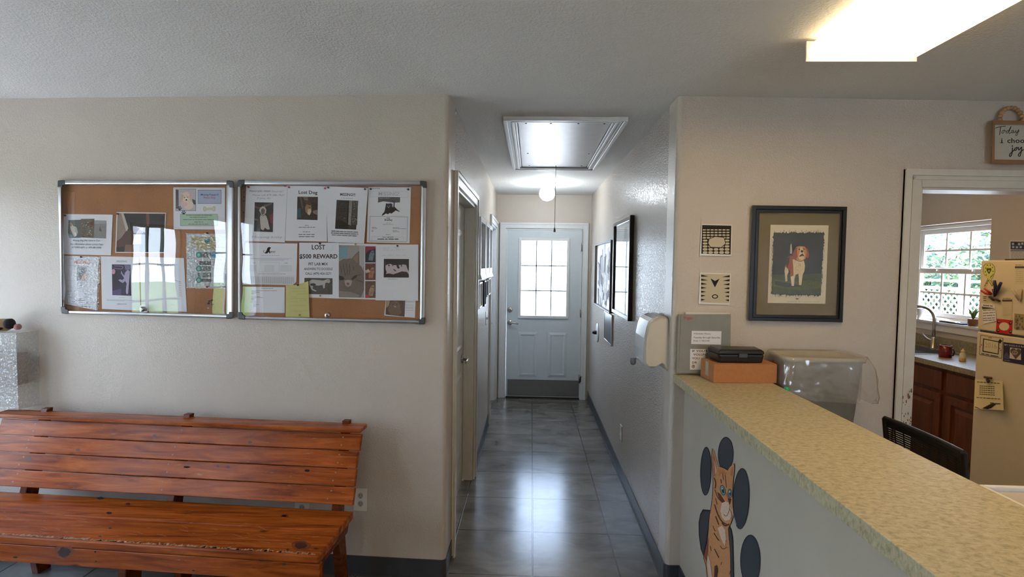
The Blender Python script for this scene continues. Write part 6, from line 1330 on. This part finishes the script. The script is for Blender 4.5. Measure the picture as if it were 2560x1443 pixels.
# refrigerator
rf = empty('refrigerator', (XF+.36, 3.25, 0), 'cream top-freezer refrigerator covered with magnets and notes', 'refrigerator')
fy0, fy1, fzt, fzs = 2.895, 3.598, 1.686, 1.222
mb = MB().m(M_CREAM); mb.box(XF+.065, XW-.01, fy0+.004, fy1-.004, .02, fzt-.006); mb.build('cabinet_body', rf, bevel=.006)
mb = MB().m(M_CREAM); mb.box(XF, XF+.06, fy0, fy1, fzs+.008, fzt); mb.build('freezer_door', rf, bevel=.008, seg=3)
mb = MB().m(M_CREAM); mb.box(XF, XF+.06, fy0, fy1, .10, fzs-.006); mb.build('refrigerator_door', rf, bevel=.008, seg=3)
mb = MB().m(M_DGREY); mb.box(XF+.012, XF+.064, fy0+.01, fy1-.01, fzs-.0055, fzs+.0075); mb.build('door_gasket', rf)
mb = MB().m(M_DGREY); mb.box(XF+.03, XF+.064, fy0+.02, fy1-.02, .0, .095); mb.build('toe_grille', rf)
for z0, z1 in ((fzs+.03, fzs+.22), (fzs-.30, fzs-.03)):
    mb = MB().m(M_CREAM); mb.tube([(XF-.0, fy0+.035, z0), (XF-.03, fy0+.035, z0+.02), (XF-.03, fy0+.035, z1-.02), (XF-.0, fy0+.035, z1)], .010, 8); mb.build('handle', rf)
TF = (2400, 580, .33264); GM = ink((210, 200, 168))
def mag(pts, lab, fn=None, name='magnet', mt=None, cat='magnet', off=.0006, t=.0012):
    S = Sheet(PF, off, TF).base(pts, mt or GM, t)
    if fn: fn(S)
    return S.build(name, label=lab, cat=cat)
# awareness ribbon
S = Sheet(PF, .0006, TF); S.t = .0; YC = (204, 206, 118); GE = (60, 84, 48)
ro = [(182, 412), (212, 352), (186, 330), (175, 300), (176, 262), (192, 242), (217, 235), (242, 242), (258, 264), (261, 300), (250, 335), (226, 372), (190, 424)]
S.poly([(206, 352), (222, 340), (250, 395), (240, 412)], GE); S.poly([(211, 352), (221, 346), (246, 394), (240, 404)], (214, 178, 110)); S.poly([(x+(-3 if x < 217 else 3), y-2) for x, y in ro], GE); S.poly(ro, YC)
S.poly([(200, 330), (196, 285), (202, 262), (217, 254), (234, 264), (240, 288), (234, 320), (216, 345)], YC)
S.ell(209, 284, 10, 13, GE); S.ell(226, 284, 10, 13, GE); S.poly([(200, 290), (235, 290), (218, 318)], GE); S.ell(218, 293, 6, 6, (200, 200, 150))
for x, y in ((190, 300), (194, 272), (206, 250), (228, 250), (243, 268), (248, 296), (196, 324)): S.ell(x, y, 4, 5, GE)
S.text('I', 190, 194, 412, 13, GE, -.9, .03); S.ell(200, 388, 4, 5, (190, 40, 40)); S.ell(205, 383, 4, 5, (190, 40, 40)); S.text('My', 206, 224, 380, 13, GE, -.9, .02); S.text('Pet', 228, 252, 352, 14, GE, -1.3, .02)
S.build('ribbon_magnet', label='yellow green awareness ribbon magnet reading I love My Pet', cat='magnet')
def clip(name, c, pts, ws, lab, y=.02):
    mb = MB().m(mat(name+'_plastic_'+'%d' % int(c[0]*1000), c, r=.35)); 
    for pp, w_ in zip(pts, ws): mb.tube([PF.px(TF[0]+x*TF[2], TF[1]+yy*TF[2], o) for x, yy, o in pp], w_, 8)
    return mb.build(name, label=lab, cat='clip')
clip('bag_clip', (.015, .018, .07), [[(258, 365, .03), (268, 420, .018), (262, 478, .012)], [(308, 382, .03), (284, 430, .018), (262, 478, .012)], [(250, 430, .012), (262, 480, .010), (282, 440, .012)]], [[.008, .010, .007], [.008, .010, .007], .008], 'dark blue bag clip standing off the freezer door below the ribbon')
clip('bag_clip', (.42, .012, .014), [[(158, 440, .03), (195, 462, .02), (236, 470, .012)], [(182, 426, .028), (212, 446, .02), (240, 468, .012)]], [[.006, .008, .006], [.005, .007, .006]], 'red bag clip at the left edge of the freezer door')
clip('bag_clip', (.05, .04, .035), [[(222, 488, .008), (256, 500, .014), (298, 520, .008)], [(235, 500, .008), (252, 512, .012)]], [.007, .007], 'dark metal clip below the blue bag clip on the freezer door')
mag([(164, 478), (214, 488), (214, 528), (172, 528)], 'small printed tag with three bold lines at the left of the freezer door', lambda S: (S.lines(174, 206, 488, 7, GT), S.lines(174, 196, 500, 8, GT), S.lines(176, 200, 516, 8, GT)))
mag([(160, 538), (262, 550), (262, 582), (165, 570)], 'white note with a grey wedge, below the bold printed tag', lambda S: (S.lines(172, 246, 552, 9, GT, .1), S.poly([(163, 560), (262, 574), (262, 582), (168, 582)], (86, 84, 80))), 'note', M_PAPER, 'note', .0008)
def f(S):
    for y in (592, 612, 632, 652, 668): S.lines(172, 262, y, 7, (96, 94, 92), -.06)
mag([(166, 584), (266, 576), (273, 670), (176, 692)], 'white handwritten note hanging lowest at the left of the freezer door', f, 'note', M_PAPER, 'note', .002)
def cal(x0, y0, x1, y1):
    def f(S):
        S.rect(x0+2, y0+16, x1, y0+32, (84, 80, 78)); S.lines(x0+6, x1-10, y0+8, 5, GT)
        for k in range(7): S.lines(x0+8, x1-8, y0+44+k*(y1-y0-52)/7, 5, (178, 170, 140))
    return f
mag([(411, 242), (486, 246), (486, 398), (411, 392)], 'magnetic calendar at the top right of the freezer door', cal(411, 242, 484, 395), 'calendar_magnet', GM, 'calendar')
mag([(315, 490), (394, 500), (388, 652), (312, 640)], 'magnetic calendar in the middle of the freezer door above the red frame', cal(315, 492, 392, 648), 'calendar_magnet', GM, 'calendar')
mb = MB().m(M_CPLAST); F_ = lambda x, y, o: PF.px(TF[0]+x*TF[2], TF[1]+y*TF[2], o)
mb.prism([F_(x, y, .0006) for x, y in ((425, 430), (455, 422), (466, 432), (462, 500), (448, 524), (434, 510))], [F_(x, y, .008) for x, y in ((427, 432), (454, 425), (464, 434), (460, 498), (448, 520), (436, 508))]); mb.tube([F_(448, 515, .01), F_(425, 480, .025), F_(398, 440, .035), F_(390, 432, .032)], [.007, .008, .007, .004], 8)
mb.build('adhesive_hook', label='cream plastic hook stuck on the freezer door', cat='hook')
def f(S):
    S.ell(332, 711, 38, 31, (216, 206, 176), .05, k=28)
    for x, y in ((290, 676), (378, 686), (286, 742), (378, 750)): S.ell(x, y, 11, 13, (60, 26, 30)); S.ell(x+2, y-3, 5, 5, (190, 150, 130))
mag([(276, 652), (396, 664), (388, 772), (268, 756)], 'red picture frame magnet with a blank oval opening', f, 'frame_magnet', ink((196, 44, 34)))
def f(S):
    random.seed(4)
    for i in range(30): x = random.uniform(412, 478); y = random.uniform(622, 724); S.rect(x, y, x+8, y+16, random.choice([(90, 116, 122), (128, 120, 84), (112, 92, 70), (150, 150, 120)]))
mag([(410, 613), (486, 620), (486, 738), (404, 728)], 'multicoloured mottled picture at the right edge of the freezer door', f, 'picture_magnet', ink((160, 148, 104)))
def f(S):
    S.outline([(156, 775), (322, 800), (312, 950), (146, 920)], 3, (60, 56, 54)); S.poly([(174, 800), (296, 824), (290, 922), (168, 900)], (40, 38, 38)); S.poly([(181, 808), (289, 830), (284, 914), (176, 893)], (214, 204, 172))
    S.text('2016', 188, 276, 866, 36, (160, 152, 130), .14, -.01); S.poly([(300, 805), (318, 820), (302, 840), (286, 824)], (40, 38, 38)); S.lines(212, 246, 797, 8, (150, 90, 80)); S.lines(160, 290, 916, 11, (90, 84, 80), .18)
    for x, y in ((162, 850), (150, 862), (298, 876), (306, 890)): S.ell(x, y, 4, 5, (170, 50, 56))
mag([(154, 772), (324, 798), (314, 953), (144, 922)], 'cream 2016 calendar magnet at the upper left of the refrigerator door', f, 'calendar_magnet', GM, 'calendar')
def f(S):
    S.text('MY DOG IS A ROCKSTAR', 334, 560, 854, 12, (200, 196, 200), .11, .01); S.poly([(376, 868), (458, 880), (458, 964), (372, 950)], (206, 198, 182)); S.ell(400, 896, 22, 22, (90, 78, 70)); S.ell(438, 902, 22, 22, (90, 78, 70)); S.poly([(380, 905), (458, 915), (418, 958)], (90, 78, 70)); S.ell(412, 908, 24, 18, (150, 136, 120)); S.ell(404, 904, 4, 4, BKP); S.ell(420, 906, 4, 4, BKP)
    S.poly([(330, 930), (352, 900), (372, 940), (370, 960), (330, 950)], (84, 84, 122), .2); S.lines(330, 380, 964, 6, (150, 150, 160), .15)
mag([(326, 828), (600, 862), (596, 1022), (322, 972)], 'dark purple photo magnet with a heart shaped animal picture on the refrigerator door', f, 'photo_magnet', ink((52, 46, 70)))
# curled note with clip
TT = TF; mbn = MB().m(ink((226, 214, 168)))
def cn(u, v):   # u 0-1 across, v 0-1 down: sides curl away from the door
    x = 112+u*208+v*(8 if u > .5 else -6); y = 1106+u*14+v*222; o = .003+.030*(1-math.sin(PI*min(1, max(0, u*.8+.1))))*(.3+v)+.012*v*v
    return F_(x, y, o)
nu, nv = 12, 10
g_ = [[cn(i/nu, j/nv) for i in range(nu+1)] for j in range(nv+1)]
for j in range(nv):
    for i in range(nu): mbn.face([g_[j][i], g_[j][i+1], g_[j+1][i+1], g_[j+1][i]], True)
def npatch(pts, c, o=.001):
    mbn.m(ink(c)); mbn.face([cn(u, v)+Vector((-o, 0, 0)) for u, v in pts])
for k, v in enumerate((.09, .22, .29, .36, .43, .50, .62)):
    u0 = .08 if k in (0, 6) else .18; u1 = .92 if k in (0, 6) else .72; n_ = 7
    for i in range(n_):
        a, b = u0+(u1-u0)*i/n_, u0+(u1-u0)*(i+.8)/n_; npatch([(a, v-.012), (b, v-.012), (b, v+.012), (a, v+.012)], (90, 84, 76))
npatch([(.52, .76), (.66, .76), (.66, .785), (.52, .785)], (40, 38, 36)); npatch([(.68, .77), (.9, .77), (.9, .795), (.68, .795)], (40, 38, 36))
npatch([(.30, .97), (.42, .90), (.56, .80), (.68, .78), (.74, .81)], (62, 50, 42), .0012); npatch([(.30, .97), (.74, .81), (.66, .87), (.56, .95), (.50, .99)], (62, 50, 42), .0014); npatch([(.02, .93), (.12, .95), (.24, .99), (.04, .96)], (62, 50, 42), .0012)
mbn.build('curled_note', label='curled cream note with a dog silhouette clipped to the refrigerator door', cat='note', fix=False)
clip('note_clip', (.07, .06, .05), [[(186, 1092, .012), (212, 1096, .018), (238, 1100, .012)], [(205, 1110, .012), (214, 1124, .016)]], [.008, .009], 'dark clip magnet holding the curled note')
# on top of the refrigerator and the wall behind
mb = MB().m(mat('dark_book', (.05, .045, .04), r=.6)); mb.box(XF+.12, XF+.36, 3.36, 3.56, fzt-.0055, fzt+.012); mb.build('flat_book', label='thin dark book lying on the refrigerator top', cat='book')
def f(S):
    S.poly([(380, 72), (486, 74), (486, 134), (380, 132)], (60, 72, 96), .2)
    for x, y in ((398, 88), (420, 84), (444, 90), (468, 86), (400, 112), (428, 114), (456, 112)): S.rect(x-8, y-6, x+8, y+10, random.choice([(186, 190, 200), (40, 44, 60), (150, 160, 180)]))
    S.rect(380, 138, 486, 146, (88, 104, 128))
    for y in (156, 166, 176, 186, 196): S.lines(384, 480, y, 5, (130, 126, 120))
S = Sheet(PKW, .0006, TF).base([(372, 62), (500, 64), (500, 230), (368, 226)], M_PAPERW, .0008); f(S); S.build('wall_poster', label='printed poster with blue photos on the kitchen wall above the refrigerator', cat='poster')
tp = empty('green_toy', (XF+.2, 2.98, fzt), 'dark green leafy plant on the refrigerator at the right edge of the photo', 'plant'); tp.name = 'trailing_plant'
mb = MB().m(M_WHITE); mb.lathe((XF+.2, 2.98, fzt-.0055), [(.0, 0), (.045, 0), (.055, .07), (.0, .068)]); mb.build('pot', tp)
mb = MB().m(mat('plant_green', (.012, .07, .02), r=.5)); random.seed(5)
for i in range(60):
    a = random.uniform(0, 2*PI); L = random.uniform(.03, .11); c = Vector((XF+.2+math.cos(a)*L*.9, 2.98+math.sin(a)*L*.6, fzt+.065+random.uniform(0, .09))); u = Vector((random.gauss(0, 1), random.gauss(0, 1), random.gauss(0, 1))).normalized()*.016; v = u.orthogonal().normalized()*.010
    mb.face([c-u, c+v, c+u, c-v])
mb.build('leaves', tp, fix=False)

# ================================================================== CLEAR WALL BOX AT THE LEFT EDGE
cw_ = empty('clear_wall_box', (-2.8, 2.56, .85), 'clear rippled plastic box on the wall above the left end of the bench', 'wall box')
def lq(u0, u1, o0, o1, z0, z1, mb):
    d = Vector((1, aL, 0)).normalized(); n = PL.n; b = Vector((XL, yl(XL), 0))
    P_ = lambda u, o, z: b+d*(u-XL)+n*o+Vector((0, 0, z))
    mb.hexa([P_(u0, o1, z0), P_(u1, o1, z0), P_(u1, o0, z0), P_(u0, o0, z0), P_(u0, o1, z1), P_(u1, o1, z1), P_(u1, o0, z1), P_(u0, o0, z1)])
mb = MB().m(glass('rippled_plastic', tint=(.86, .85, .82), f0=.12, wavy=.03, wscale=60, rough=.15, milk=.3)); lq(-2.98, -2.612, .004, .12, .84, 1.235, mb); mb.build('clear_box', cw_)
mb = MB().m(mat('grey_contents', (.24, .20, .17), r=.8)); lq(-2.97, -2.66, .02, .09, .955, 1.12, mb); mb.build('folded_contents', cw_)
ty = empty('soft_toy', tuple(PL.px(10, 826, .08)), 'tan and black soft toy lying on the clear wall box', 'soft toy')
c = PL.px(6, 828, .08); c.z = 1.2355+.034; mb = MB().m(mat('tan_plush', (.36, .25, .14), r=.9, noise=.2)); mb.ball(c, .034, 16, (1.5, 1.1, 1)); mb.build('body', ty)
mb = MB().m(mat('black_plush', (.02, .018, .017), r=.9)); c2 = c+Vector((.045, -.005, .008)); mb.ball(c2, .026, 14, (.9, 1, 1.1)); mb.ball(c+Vector((-.0, -.03, -.015)), .016, 10, (2.2, .8, .6)); mb.build('black_patch', ty)
mb = MB().m(mat('pink_plush', (.42, .20, .18), r=.9)); mb.ball(c+Vector((.083, 0, -.008)), .017, 12); mb.build('pink_nose', ty)
